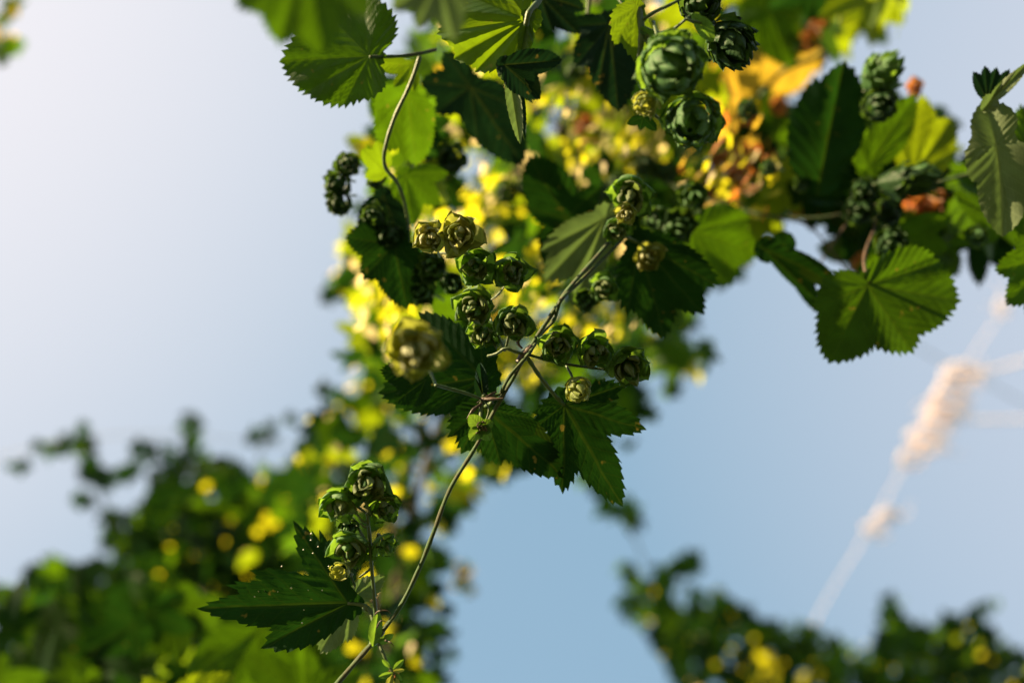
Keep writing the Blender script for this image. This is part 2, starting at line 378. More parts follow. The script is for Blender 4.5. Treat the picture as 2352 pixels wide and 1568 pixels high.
def rose_bract(rs, R, Lc, t, th0, V, Fc, uv, nu=7, nv=9):
    """broad papery bract of a cone seen from its tip: rises, bulges, then its tip leans out (outer rows) or in (inner rows)"""
    b0 = len(V); rk = (1.0 - 0.70 * t) * rs.uniform(.9, 1.1); hw = (0.95 + 0.05 * t) * rs.uniform(.8, 1.2)
    z0 = (0.02 + 0.30 * t) * Lc; z1 = (0.50 + 0.46 * t) * Lc * rs.uniform(.85, 1.12)
    lean = rs.uniform(.02, .30) * (1 - t) - rs.uniform(.10, .5) * t; keel = rs.uniform(.05, .22); tw = rs.uniform(-.5, .5); sk = rs.uniform(-.25, .25)
    w1, w2 = rs.uniform(0, 6.28, 2); fold = rs.uniform(-.22, .22)
    for iv in range(nv + 1):
        v = iv / nv
        rr = R * rk * (math.sin(math.pi / 2 * min(1, v * 1.5 + .08)) ** .8) + R * lean * max(0, v - .45) ** 1.5 * 2.6
        w = hw * (1.75 * (v + .12) ** .45 * (1 - v) ** .55 + .02)
        for iu in range(nu + 1):
            u = -1 + 2 * iu / nu
            q = rr * (1 + keel * (1 + t) * (1 - abs(u)) ** 1.3 - .10 * u * u + fold * u * v + .05 * math.sin(6 * u + w1) * v + .04 * math.sin(9 * v + w2) * abs(u))
            th = th0 + u * w * (1 - .25 * t) + tw * v * .35
            V.append((q * math.cos(th), q * math.sin(th), z0 + (z1 - z0) * v - .12 * Lc * u * u * v + sk * u * Lc * .25 * v))
    for iv in range(nv):
        for iu in range(nu):
            a = b0 + iv * (nu + 1) + iu; Fc.append((a, a + 1, a + nu + 2, a + nu + 1))
            for (x, y) in ((iu, iv), (iu + 1, iv), (iu + 1, iv + 1), (iu, iv + 1)): uv.append((y / nv, (x / nu - .5) * .5))
def rose_mesh(name, seed, R, Lc, mat, rows=5):
    rs = np.random.default_rng(seed * 7 + 1); V, Fc, uv, mi = [], [], [], []; th = rs.uniform(0, 6.28)
    for k in range(rows):
        t = k / (rows - 1) if rows > 1 else 0; m = (5, 4, 3, 3, 2, 2, 2)[min(k, 6)]
        th += math.pi / m + rs.uniform(-.3, .3)
        for j in range(m):
            rose_bract(rs, R, Lc, t, th + 2 * math.pi * j / m + rs.uniform(-.25, .25), V, Fc, uv)
            mi += [1 if (k >= 2 and rs.random() < .85) or (k == 1 and rs.random() < .25) else 0] * 63
    b0 = len(V); nn = 8
    for i in range(6):
        for j in range(nn):
            a = 2 * math.pi * j / nn; r = R * .34 * math.sin(math.pi * (.06 + .88 * i / 5)); V.append((r * math.cos(a), r * math.sin(a), Lc * .75 * i / 5))
    for i in range(5):
        for j in range(nn):
            jj = (j + 1) % nn; Fc.append((b0 + i * nn + j, b0 + i * nn + jj, b0 + (i + 1) * nn + jj, b0 + (i + 1) * nn + j)); uv += [(.5, .2)] * 4; mi.append(0)
    inner = {'cone': 'coneinner', 'conepale': 'coneinnerlit', 'conedark': 'cone'}.get(mat, mat)
    return mesh(name, V, Fc, [M[mat], M[inner]], uv, mi)
DOWN = Vector((0, 0, -1))
def hop_cone(parent, x, y, d, rpx, mat='cone', seed=0, tipdir=None, elong=1.0, rows=6, flare=0.30, tw=0.35, stalk=None, label=None, detail=True, rose=False):
    """cone whose middle is seen at (x, y); hangs tip down (towards the lens) unless tipdir (picture right, picture down, towards lens)"""
    rs = random.Random(seed * 31 + int(x))
    R = rpx * KX * d * 0.86
    t = (DOWN + Vector((rs.uniform(-tw, tw), rs.uniform(-tw, tw), 0))) if tipdir is None else RT * tipdir[0] - UP * tipdir[1] - F * tipdir[2]
    t.normalize()
    Lc = R * 2.15 * elong
    me = rose_mesh('hop_cone', seed, R * 1.10, Lc, mat, rows) if rose else cone_mesh('hop_cone', seed, R, Lc, mat, rows, flare, detail)
    q = t.to_track_quat('Z', 'Y').to_matrix() @ Matrix.Rotation(rs.uniform(0, 6.28), 3, 'Z')
    loc = P(x, y, d) - t * Lc * 0.5
    o = mobj('hop_cone', me, parent, loc, q)
    if label: o['label'] = label
    if stalk:
        e = P(*stalk); mid = (loc + e) / 2 + Vector((0, 0, 0.004))
        tube('pedicel', [loc + t * 0.002, loc - t * 0.006, mid, e], [0.0011, 0.0009], M['stemgreen'], o, n=6)
    return o

# ------------------------------------------------------------------ scattered foliage
def inpoly(x, y, poly):
    c = False; n = len(poly)
    for i in range(n):
        x1, y1 = poly[i]; x2, y2 = poly[i - 1]
        if (y1 > y) != (y2 > y) and x < (x2 - x1) * (y - y1) / (y2 - y1) + x1: c = not c
    return c
def std_lobes(kind, L=1.0):
    h = math.pi / 2
    if kind == 0: a = [(h, 1.0, .34), (h + 0.95, .82, .36), (h - 0.95, .82, .36), (h + 1.95, .55, .40), (h - 1.95, .55, .40)]
    elif kind == 1: a = [(h, 1.0, .27), (h + 0.85, .78, .27), (h - 0.85, .78, .27), (h + 2.0, .45, .35), (h - 2.0, .45, .35)]
    else: a = [(h, 1.0, .46), (h + 1.2, .66, .5), (h - 1.2, .66, .5), (h + 2.2, .42, .5), (h - 2.2, .42, .5)]
    return [(x, y * L, z) for x, y, z in a]
LOW = []
for k in range(6):
    V, Fc, uv = leaf_geo(std_lobes(k % 3), seed=k, hires=False, rings=3, tooth_len=0.16, teeth=0.06, fold=0.14, wave=0.10, cup=0.10 * (k % 2), droop=0.12)
    Fq = [f if len(f) == 4 else (f[0], f[1], f[2], f[2]) for f in Fc]
    T = []; U = []; i = 0
    for f in Fc:
        c = uv[i:i + len(f)]; i += len(f)
        T.append((f[0], f[1], f[2])); U.append((c[0], c[1], c[2]))
        if len(f) == 4: T.append((f[0], f[2], f[3])); U.append((c[0], c[2], c[3]))
    LOW.append((np.array(V), np.array(T), np.array(U)))
HI = [leaf_geo(std_lobes(k % 3), seed=40 + k, rings=6, fold=0.14, wave=0.09, cup=0.08 * (k % 2), droop=0.12) for k in range(5)]
HIMESH = {}
def rot_random(spread, rnd, bias=None):
    """leaf frame: Z (underside) roughly towards the lens, Y (tip) mostly downhill"""
    z = (-F if bias is None else bias) + Vector((rnd.gauss(0, spread), rnd.gauss(0, spread), rnd.gauss(0, spread)))
    z.normalize()
    a = rnd.uniform(0, 6.28); y = (RT * math.cos(a) + UP * math.sin(a) - UP * 0.5); y = (y - z * y.dot(z)).normalized(); x = y.cross(z)
    return Matrix((x, y, z)).transposed()
def pick(rnd, mix):
    t = rnd.random() * sum(w for _, w in mix)
    for m, w in mix:
        t -= w
        if t <= 0: return m
    return mix[-1][0]
def gather(region, n, dr, size, spread, mix, rnd, bias=None):
    """n leaf placements inside region (polygon, or list of ellipses) at depths dr"""
    out = []
    tries = 0
    while len(out) < n and tries < n * 60:
        tries += 1
        if isinstance(region[0], tuple) and len(region[0]) == 2:
            xs = [p[0] for p in region]; ys = [p[1] for p in region]
            x, y = rnd.uniform(min(xs), max(xs)), rnd.uniform(min(ys), max(ys))
            if not inpoly(x, y, region): continue
        else:
            cx, cy, rx, ry = rnd.choices(region, [max(20, r[2] * r[3]) for r in region])[0]
            a = rnd.uniform(0, 6.28); q = math.sqrt(rnd.random()); x, y = cx + rx * q * math.cos(a), cy + ry * q * math.sin(a)
        d = rnd.uniform(*dr)
        mt = pick(rnd, mix)
        for _ in range(12):                            # leaves turn their upper side to the sun, the dull underside away
            ro = rot_random(spread, rnd, bias)
            if ro.col[2].dot(sund) < 0.12: break
        out.append((P(x, y, d), ro, rnd.uniform(*size), mt, d))
    return out
def foliage(parent, name, items, kind=None):
    keys = sorted({i[3] for i in items}); Vs, Ts, Us, Ms = [], [], [], []; off = 0
    O = Vector(items[0][0])
    for k, (loc, rot, s, m, d) in enumerate(items):
        V, T, U = LOW[k % 6]; r = np.array(rot)
        Vs.append(V * s @ r.T + np.array(loc - O)); Ts.append(T + off); Us.append(U); Ms.append(np.full(len(T), keys.index(m))); off += len(V)
    me = mesh(name, np.vstack(Vs), np.vstack(Ts), [M[k] for k in keys], np.vstack(Us).reshape(-1, 2), np.concatenate(Ms))
    o = mobj(name, me, parent, O)
    if kind: o['kind'] = kind
    return o
def leaves(parent, items, name='leaf'):
    for k, (loc, rot, s, m, d) in enumerate(items):
        key = (k % 5, m)
        if key not in HIMESH:
            V, Fc, uv = HI[k % 5]; HIMESH[key] = mesh('leaf', V, Fc, M[m], uv)
        o = mobj(name, HIMESH[key], parent, loc, rot @ Matrix.Diagonal((s, s, s)))
def split(parent, items, nmax=90):
    items.sort(key=lambda i: i[4] / i[2])
    leaves(parent, items[:nmax])
    if items[nmax:]: foliage(parent, 'foliage', items[nmax:], 'stuff')

# ================================================================== the setting
gv = [(-200, -200, 0), (200, -200, 0), (200, 200, 0), (-200, 200, 0)]
tag(mobj('ground', mesh('ground', gv, [(0, 1, 2, 3)], M['grass'], smooth=False)), kind='structure')

rnd = random.Random(11)
# ================================================================== 1. the bine in focus
bine = thing('hop_bine', P(862, 1470, 0.70), 'sharp slender hop bine running diagonally up the middle, carrying clusters of green cones', 'hop bine')
D0 = 0.72
tube('stem', [P(740, 1610, .69), P(795, 1545, .70), P(862, 1468, .71), P(918, 1395, .715), P(965, 1300, .72), P(1000, 1212, .72), P(1035, 1120, .72),
              P(1095, 1022, .725), P(1140, 935, .73), P(1180, 865, .735), P(1212, 808, .74), P(1262, 730, .745), P(1305, 665, .755), P(1370, 590, .79), P(1425, 520, .84), P(1436, 470, .88)],
     [0.0018, 0.0016, 0.0015, 0.0016, 0.0016], M['stem'], bine, n=10, wob=0.12)
tube('twining_stem', [P(1150, 905, .735), P(1172, 862, .72), P(1215, 812, .73), P(1245, 765, .752), P(1272, 735, .75), P(1288, 690, .742), P(1318, 660, .76), P(1380, 600, .79), P(1440, 540, .83)], [0.0013, 0.0013], M['stem'], bine, wob=0.1)
tube('node', [P(1190, 835, .735), P(1205, 815, .735), P(1222, 795, .738)], [0.0024, 0.0036, 0.0024], M['stembrown'], bine)
tube('node', [P(852, 1482, .708), P(864, 1466, .71), P(880, 1448, .711)], [0.0020, 0.0033, 0.0020], M['stemgreen'], bine)
# cone stalks and side shoots of the middle
for pts, r, m in [
    ([P(1205, 812, .735), P(1180, 806, .73), P(1160, 800, .73), P(1140, 812, .735), P(1120, 818, .74)], .0012, 'stemgreen'),
    ([P(1215, 815, .735), P(1260, 828, .735), P(1310, 838, .735), P(1360, 845, .74), P(1410, 850, .74)], .0011, 'stem'),
    ([P(1206, 815, .735), P(1222, 838, .736), P(1245, 872, .74), P(1280, 915, .75), P(1296, 930, .752)], .0016, 'stemgreen'),
    ([P(1160, 805, .735), P(1140, 760, .75), P(1110, 700, .77), P(1085, 640, .78), P(1050, 590, .78), P(1010, 580, .79)], .0011, 'stemgreen'),
    ([P(1110, 700, .77), P(1140, 680, .765), P(1165, 650, .765)], .0009, 'stemgreen'),
    ([P(1000, 884, .70), P(1030, 892, .71), P(1060, 900, .715), P(1092, 911, .72), P(1112, 915, .725), P(1150, 905, .735)], .0013, 'stemgreen'),
    ([P(1106, 915, .725), P(1104, 940, .72), P(1104, 975, .705)], .0014, 'stemgreen'),
    ([P(1106, 915, .725), P(1122, 935, .715), P(1118, 960, .712), P(1108, 968, .71)], .0006, 'stemgreen')]:
    tube('side_shoot', pts, [r, r * .85], M[m], bine, n=7)
# brown dried stipules at the nodes
for (a, b, c, w) in [((1100, 915, .722), (1125, 917, .718), (1158, 914, .715), .0016), ((1108, 925, .722), (1088, 940, .718), (1072, 962, .715), .0015), ((1200, 800, .73), (1190, 785, .728), (1206, 768, .727), .0013), ((1140, 900, .73), (1128, 905, .727), (1095, 925, .722), .0010)]:
    tube('dry_stipule', [P(*a), P(*b), P(*c)], [0.0006, w, 0.0002], M['stembrown'], bine, n=6)
# cones, middle clusters: x, y, depth, radius px, material, flare
mid = [(985, 545, .725, 36, 'conepale'), (1053, 541, .715, 44, 'conepale'), (1090, 614, .73, 41, 'cone'), (1177, 626, .73, 41, 'cone'),
       (1083, 706, .725, 44, 'cone'), (1180, 746, .715, 41, 'cone'), (1110, 768, .745, 35, 'cone'), (1281, 796, .725, 41, 'cone'),
       (1370, 808, .725, 41, 'cone'), (1447, 848, .72, 46, 'cone'), (1329, 898, .71, 40, 'conepale')]
stk = {0: (1010, 590, .785), 1: (1050, 590, .78), 2: (1085, 640, .78), 3: (1165, 650, .765), 4: (1110, 700, .77), 5: (1160, 805, .735), 6: (1140, 800, .745), 7: (1240, 822, .74), 8: (1345, 842, .74), 9: (1410, 850, .745), 10: (1300, 838, .74)}
for k, (x, y, d, r, m) in enumerate(mid):
    hop_cone(bine, x, y, d, r, m, seed=k + 1, rose=k != 10, flare=0.05, rows=5 if k < 10 else 4, tw=.22, stalk=stk[k], label='smooth pale half closed cone' if k == 10 else None)
# blurred cones behind, on the same bine
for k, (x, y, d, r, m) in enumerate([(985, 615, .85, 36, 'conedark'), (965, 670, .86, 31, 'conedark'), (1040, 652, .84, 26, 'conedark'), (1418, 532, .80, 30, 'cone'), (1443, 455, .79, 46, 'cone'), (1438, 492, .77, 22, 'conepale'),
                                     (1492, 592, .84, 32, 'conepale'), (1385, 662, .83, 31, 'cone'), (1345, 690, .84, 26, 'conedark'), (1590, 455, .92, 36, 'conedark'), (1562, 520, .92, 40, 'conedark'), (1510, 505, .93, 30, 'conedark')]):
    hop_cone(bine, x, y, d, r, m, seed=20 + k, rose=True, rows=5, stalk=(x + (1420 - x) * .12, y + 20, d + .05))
# the closer blurred pale cone
hop_cone(bine, 952, 808, .575, 66, 'conepale', seed=33, rose=True, tw=.15, rows=5, stalk=(1000, 880, .66), label='large pale cone nearer the lens, out of focus')
# open star-shaped young flower at the node
fl = bpy.data.objects.new('flower', None); COL.objects.link(fl); fl.parent = bine
fl.matrix_basis = Matrix.Translation(P(1104, 982, .70) - bine.location)
S = KX * .70
pet = [[(1078, 952), (1100, 962), (1090, 985)], [(1133, 968), (1108, 960), (1118, 985)], [(1126, 1008), (1118, 985), (1100, 995)], [(1078, 1010), (1088, 985), (1105, 998)]]
for q in [((1078, 952), 1.0), ((1133, 967), .95), ((1127, 1009), .95), ((1079, 1010), 1.0), ((1129, 990), .6)]:
    tip = q[0]; L = math.hypot(tip[0] - 1104, tip[1] - 982) * S
    V, Fc, uv = leaf_geo([(math.atan2(982 - tip[1], tip[0] - 1104), L, .55)], teeth=.01, tooth_len=L * .2, rings=5, fold=.2, wave=.05, cup=-.25, seed=int(tip[0]), core=.2)
    mobj('petal', mesh('petal', V, Fc, M['cone'], uv), fl, P(1104, 982, .70), ROT)
sp = []
rs = random.Random(5)
for k in range(16):
    a = rs.uniform(0, 6.28); r = rs.uniform(2, 13); sp.append([P(1104 + r * math.cos(a), 982 + r * math.sin(a), .699), P(1104 + 1.25 * r * math.cos(a + .5), 982 + 1.25 * r * math.sin(a + .5), .694)])
def rods(name, segs, rad, mat, parent, knob=0):
    V, Fc = [], []; O = segs[0][0]
    for a, b in segs:
        t = (b - a).normalized(); u = t.orthogonal().normalized(); w = t.cross(u); b0 = len(V)
        for q, r in ((a, rad), (b, rad * (1.6 if knob else .8))):
            for j in range(5): V.append(q - O + (u * math.cos(j * 1.2566) + w * math.sin(j * 1.2566)) * r)
        for j in range(5): Fc.append((b0 + j, b0 + (j + 1) % 5, b0 + 5 + (j + 1) % 5, b0 + 5 + j))
        Fc.append(tuple(b0 + 5 + j for j in range(5))); Fc.append(tuple(b0 + j for j in reversed(range(5))))
    return mobj(name, mesh(name, V, Fc, mat), parent, O)
rods('stamens', sp, .00045, M['anther'], fl, 1)
hop_cone(fl, 1103, 983, .704, 15, 'conedark', seed=71, rows=4, flare=.1)
fl.name = 'young_flower'
# bottom cluster of cones
tube('side_shoot', [P(864, 1455, .71), P(862, 1405, .71), P(856, 1330, .708), P(850, 1250, .705), P(846, 1200, .703), P(843, 1178, .702)], [.0015, .0013, .0011], M['stemgreen'], bine)
low = [(840, 1112, .700, 49, 'cone'), (776, 1166, .705, 42, 'cone'), (884, 1168, .705, 36, 'cone'), (803, 1268, .700, 44, 'cone'), (889, 1256, .70, 30, 'cone'), (797, 1212, .72, 24, 'conedark')]
for k, (x, y, d, r, m) in enumerate(low):
    hop_cone(bine, x, y, d, r, m, seed=50 + k, rose=True, rows=(5, 4, 4, 5, 3, 3)[k], tw=.25, tipdir=(0.5, .5, .7) if k == 4 else None, stalk=(848, 1185 if k < 3 else 1256, .706))
hop_cone(bine, 775, 1312, .715, 30, 'conepale', seed=58, rows=3, flare=-.1, tipdir=(-.6, -.3, .75), stalk=(815, 1345, .715), label='smooth pale cone under the lowest rosette')
for pts in [[(846, 1200, .703), (832, 1195, .70), (822, 1182, .70), (815, 1178, .70)], [(846, 1205, .703), (838, 1210, .7), (828, 1200, .699)], [(850, 1180, .702), (844, 1165, .70), (838, 1150, .70)], [(852, 1258, .705), (868, 1256, .704), (882, 1256, .703)], [(855, 1300, .706), (845, 1310, .71), (825, 1325, .712)]]:
    tube('side_shoot', [P(*p) for p in pts], [.0010, .0007], M['stemgreen'], bine, n=6)
# stipules wrapped round the low node, and the dry curled hairs
leaf_px(bine, 'stipule', (858, 1480), .705, [(868, 1405, .26)], 'cone', teeth=.0, fold=.5, cup=.2, core=.05)
leaf_px(bine, 'stipule', (870, 1475), .708, [(905, 1455, .3)], 'cone', teeth=.0, fold=.5, core=.05)
for pts in [[(885, 1470, .705), (896, 1474, .70), (906, 1484, .70)], [(862, 1410, .705), (872, 1402, .70), (890, 1402, .70), (898, 1410, .70)], [(866, 1440, .70), (875, 1425, .697), (890, 1428, .70)]]:
    tube('dry_stipule', [P(*p) for p in pts], [.0007, .0002], M['stembrown'], bine, n=5)
tube('side_shoot', [P(870, 1478, .708), P(880, 1500, .703), P(893, 1528, .70), P(905, 1552, .698), P(902, 1585, .698)], [.0012, .0009], M['stemgreen'], bine)
for k, (x, y, tx, ty) in enumerate([(905, 1535, 928, 1512), (905, 1540, 930, 1535), (900, 1545, 870, 1552), (905, 1550, 918, 1580), (895, 1530, 878, 1512), (900, 1550, 888, 1585), (908, 1545, 925, 1560)]):
    leaf_px(bine, 'bract', (x, y), .698 - .002 * (k % 3), [(tx, ty, .28)], ('cone', 'conepale')[k % 2], teeth=0, fold=.5, cup=-.2, rings=4, core=.08)
hop_cone(bine, 905, 1548, .70, 14, 'conerust', seed=80, rows=4, flare=.3)
# leaves of the focused bine
lf = leaf_px(bine, 'leaf', (800, 1385), .725, [(443, 1412, .15), (672, 1208, .22), (598, 1495, .25), (515, 1352, .13), (572, 1316, .17), (632, 1318, .16), (735, 1225, .2), (545, 1440, .14)], 'dark', pet=[(845, 1395, .72), (862, 1440, .712)], teeth=.028, wave=.035, fold=.20, tilt=(.18, 0), rings=12, seed=3, core=.10, main=3)
leaf_px(bine, 'leaf', (808, 1372), .745, [(728, 1512, .30), (795, 1480, .26), (885, 1318, .36), (870, 1400, .3)], 'pale', pet=[(845, 1400, .72)], teeth=.03, wave=.05, fold=.3, tilt=(.2, .2), seed=4)
sb = []
for x, y, r in [(585, 1370, 2.5), (607, 1355, 3.5), (594, 1357, 2.5), (603, 1325, 3.2), (628, 1337, 2.2), (668, 1340, 2.5), (669, 1350, 3.4), (647, 1300, 2), (697, 1262, 2), (714, 1240, 2.2), (715, 1225, 2.5), (719, 1270, 2.2), (731, 1255, 2), (694, 1430, 3.0), (698, 1400, 1.8), (638, 1358, 1.8), (740, 1355, 2.4), (708, 1355, 1.8), (560, 1350, 1.7), (755, 1300, 2)]:
    c = P(x, y, .725 - .18 * (x - 800) * KX * .725 - .0035)
    for k in range(1): sb.append((c, r * KX * .712))
V, Fc = [], []
O = sb[0][0]
for c, r in sb:
    b0 = len(V)
    for (a, b, e) in ((1, 0, 0), (-1, .1, 0), (0, 1, 0), (.1, -.8, 0), (0, 0, .4), (0, 0, -.4)): V.append(c - O + (RT * a + UP * b + F * e) * r)
    Fc += [(b0 + i, b0 + j, b0 + k) for i, j, k in ((0, 2, 4), (2, 1, 4), (1, 3, 4), (3, 0, 4), (2, 0, 5), (1, 2, 5), (3, 1, 5), (0, 3, 5))]
mobj('white_specks', mesh('white_specks', V, Fc, M['speck']), lf, O)
leaf_px(bine, 'leaf', (1112, 935), .75, [(1290, 1095, .30), (1150, 1068, .42), (1033, 1000, .50), (1060, 1040, .4), (1190, 955, .34)], 'dark', pet=[(1130, 925, .735)], teeth=.035, wave=.05, tilt=(0.05, .1), seed=11, rings=11)
leaf_px(bine, 'leaf', (1297, 930), .755, [(1293, 1128, .27), (1427, 1158, .25), (1480, 985, .26), (1226, 985, .50), (1430, 885, .32), (1245, 920, .4)], 'dark', pet=[(1280, 912, .75)], teeth=.032, wave=.05, tilt=(.05, .0), seed=14, rings=12)
leaf_px(bine, 'leaf', (1112, 868), .765, [(868, 905, .36), (1000, 940, .40), (1060, 930, .4), (960, 718, .30), (1100, 745, .36)], 'dark', pet=[(1112, 910, .73)], teeth=.03, wave=.06, tilt=(.22, 0), seed=17, rings=11)
leaf_px(bine, 'leaf', (978, 872), .69, [(872, 850, .42), (950, 935, .44), (905, 925, .44)], 'dark', teeth=.04, wave=.06, tilt=(.25, 0), seed=19)
leaf_px(bine, 'leaf', (1110, 912), .735, [(1102, 832, .24), (1092, 870, .3)], 'blue', teeth=.01, fold=.9, seed=21, label='narrow folded grey-green leaf')
leaf_px(bine, 'leaf', (1390, 500), .86, [(1255, 640, .34), (1330, 680, .26), (1245, 570, .25)], 'pale', teeth=.03, fold=.5, wave=.1, tilt=(.2, .5), seed=23)
leaf_px(bine, 'leaf', (1300, 500), .93, [(1215, 365, .46), (1215, 480, .44), (1260, 620, .44), (1390, 600, .4), (1380, 430, .3)], 'dark', teeth=.03, wave=.06, tilt=(0, .1), seed=25)
leaf_px(bine, 'leaf', (905, 560), .86, [(795, 545, .5), (835, 640, .5), (935, 708, .46), (965, 620, .5), (940, 530, .5)], 'dark', teeth=.03, wave=.04, seed=27)
leaf_px(bine, 'leaf', (1470, 560), .85, [(1645, 655, .30), (1615, 720, .30), (1525, 775, .34), (1440, 720, .34), (1560, 560, .4)], 'dark', teeth=.035, wave=.06, tilt=(.1, 0), seed=29, pet=[(1430, 540, .83)])
leaf_px(bine, 'leaf', (1590, 530), .98, [(1742, 585, .46), (1680, 655, .46), (1720, 500, .46), (1600, 640, .4)], 'green', teeth=.03, wave=.05, seed=31)

# ================================================================== 2. the shoot with the big cones, top
top = thing('hop_shoot', P(1470, 60, .68), 'forking hop shoot at the upper edge carrying the largest ruffled cones', 'hop shoot')
tube('stem', [P(1440, -60, .70), P(1465, 0, .69), P(1470, 45, .685), P(1472, 90, .68), P(1468, 150, .68)], [.0020, .0024, .0018], M['stemgreen'], top)
for pts, r in [([(1472, 50, .685), (1430, 10, .69), (1390, -40, .70)], .0013), ([(1474, 48, .685), (1510, 25, .68), (1560, 0, .68), (1600, -30, .69)], .0013), ([(1476, 62, .685), (1510, 75, .68), (1545, 68, .675), (1575, 45, .67)], .0012),
               ([(1478, 75, .685), (1500, 110, .67), (1510, 140, .65)], .0011), ([(1500, 50, .68), (1510, 90, .66), (1512, 140, .64)], .0011), ([(1468, 150, .68), (1472, 200, .68), (1500, 260, .69), (1530, 285, .69)], .0012), ([(1575, 45, .67), (1640, 60, .68)], .001)]:
    tube('side_shoot', [P(*p) for p in pts], [r, r * .8], M['stemgreen'], top, n=7)
hop_cone(top, 1545, 152, .63, 88, 'cone', seed=101, rows=8, flare=.20, tipdir=(.15, .35, .9), elong=1.15, label='largest cone, ruffled and slightly out of focus')
hop_cone(top, 1590, 282, .655, 72, 'cone', seed=102, rows=8, flare=.24, tipdir=(-.25, .5, .8), elong=1.2)
hop_cone(top, 1480, 240, .66, 34, 'conepale', seed=105, rows=5, flare=.4, tipdir=(-.6, .5, .6))
hop_cone(top, 1682, 108, .70, 62, 'conedark', seed=103, rows=8, flare=.26, tipdir=(.3, .7, .6), elong=1.3)
hop_cone(top, 1612, 8, .70, 52, 'conedark', seed=104, rows=7, flare=.36, tipdir=(.1, -.2, .9), stalk=(1575, 45, .675))
leaf_px(top, 'leaf', (1462, 15), .685, [(1455, 138, .36), (1410, 105, .42), (1400, 60, .4), (1425, -30, .3)], 'limesoft', teeth=.035, tooth_len=.006, wave=.05, seed=41, tilt=(-.3, 0))
leaf_px(top, 'leaf', (1478, 270), .70, [(1440, 285, .36), (1470, 300, .4), (1508, 300, .34)], 'dark', teeth=.06, seed=43)
leaf_px(top, 'leaf', (1478, 72), .68, [(1535, 98, .22)], 'cone', teeth=.02, fold=.5, seed=44)
leaf_px(top, 'leaf', (1484, 90), .68, [(1525, 135, .28)], 'pale', teeth=.02, fold=.6, seed=45)
leaf_px(top, 'leaf', (1598, 40), .675, [(1640, 95, .36)], 'cone', teeth=.02, fold=.3, seed=46)
leaf_px(top, 'leaf', (1465, 158), .675, [(1500, 152, .26)], 'rust', teeth=.02, fold=.5, seed=47)
leaf_px(top, 'leaf', (1400, 55), .86, [(1418, 262, .34), (1300, 60, .34), (1450, 140, .3), (1320, 160, .36), (1370, 215, .3)], 'blue', teeth=.02, wave=.08, fold=.3, tilt=(.1, -.2), seed=48)

# ================================================================== 3. curled leaf bine at the top centre
cur = thing('hop_vine', P(1210, 20, .70), 'hop vine at the top centre with a curled lime leaf above a limp blue-green one', 'hop vine')
tube('stem', [P(1275, -60, .72), P(1240, 0, .70), P(1215, 30, .69), P(1208, 60, .69)], [.0022, .0018], M['stemgreen'], cur)
tube('stem', [P(1352, -60, .9), P(1352, 10, .9), P(1345, 70, .9), P(1330, 110, .88)], [.002, .0015], M['stemgreen'], cur)
leaf_px(cur, 'leaf', (1212, 45), .70, [(1003, 68, .40), (1040, 120, .40), (1090, 150, .42), (1170, 148, .36), (1070, -20, .4), (1140, -60, .36)], 'limesoft', teeth=.02, wave=.15, fold=.42, cup=.22, seed=51, rings=14, tilt=(.08, 0), pet=[(1240, 0, .70)], label='curled lime leaf lit from above')
leaf_px(cur, 'leaf', (1212, 40), .70, [(1200, 150, .20), (1215, 110, .2)], 'limesoft', teeth=.01, fold=.6, seed=52)
leaf_px(cur, 'leaf', (1160, 150), .69, [(1290, 140, .30), (1240, 225, .42), (1200, 180, .4)], 'blue', teeth=.015, fold=.4, wave=.1, seed=53, rings=12, label='dark blue-green drooping leaf lobe')
leaf_px(cur, 'leaf', (1168, 165), .70, [(1195, 330, .13), (1222, 240, .20)], 'pale', teeth=.02, fold=.8, wave=.1, tilt=(.4, 0), seed=54)
leaf_px(cur, 'leaf', (1190, 180), .71, [(1205, 325, .09), (1196, 290, .1)], 'blue', teeth=.02, fold=.8, seed=55)
leaf_px(cur, 'leaf', (1240, -10), .85, [(1330, 80, .3), (1270, 75, .3), (1345, 20, .3)], 'blue', teeth=.02, fold=.4, seed=56)
leaf_px(cur, 'leaf', (1010, -50), .50, [(1045, 95, .34), (960, 70, .36), (900, 20, .36), (1080, 20, .3)], 'pale', teeth=.03, fold=.3, seed=57, label='grey-green leaf close to the lens')
leaf_px(cur, 'leaf', (1080, 200), .93, [(965, 190, .4), (1000, 260, .44), (1095, 310, .42), (1200, 375, .36), (1190, 250, .4), (1020, 120, .4)], 'blue', teeth=.02, wave=.06, seed=58)

# ================================================================== 4. thin bine on the left of the column
lef = thing('curved_hop_bine', P(885, 380, .80), 'thin curved bine left of the column, broad serrated leaf above, dark cones beside', 'hop bine')
tube('stem', [P(965, 130, .80), P(940, 200, .80), P(905, 275, .80), P(885, 340, .80), P(886, 385, .81), P(915, 425, .83), P(935, 490, .85), P(940, 560, .88)], [.0017, .0015, .0014], M['stemgreen'], lef)
tube('side_shoot', [P(850, 131, .77), P(880, 130, .78), P(930, 128, .79), P(965, 122, .80), P(1000, 115, .82)], [.0013, .0016], M['stem'], lef)
leaf_px(lef, 'leaf', (848, 130), .78, [(640, 135, .62), (795, 232, .75), (700, 212, .6), (690, -40, .6), (830, -20, .6)], 'green', teeth=.03, wave=.08, fold=.12, cup=.05, seed=61, rings=13, tilt=(.1, -.15), label='broad serrated leaf, half lit from behind')
leaf_px(lef, 'leaf', (700, -110), .47, [(548, 20, .5), (640, 100, .46), (745, 122, .40), (850, 40, .4)], 'green', teeth=.03, wave=.08, seed=62, label='broad leaf close to the lens, out of focus')
leaf_px(lef, 'leaf', (945, 150), .82, [(905, 200, .3), (860, 150, .3), (950, 210, .3)], 'limesoft', teeth=.03, seed=63)
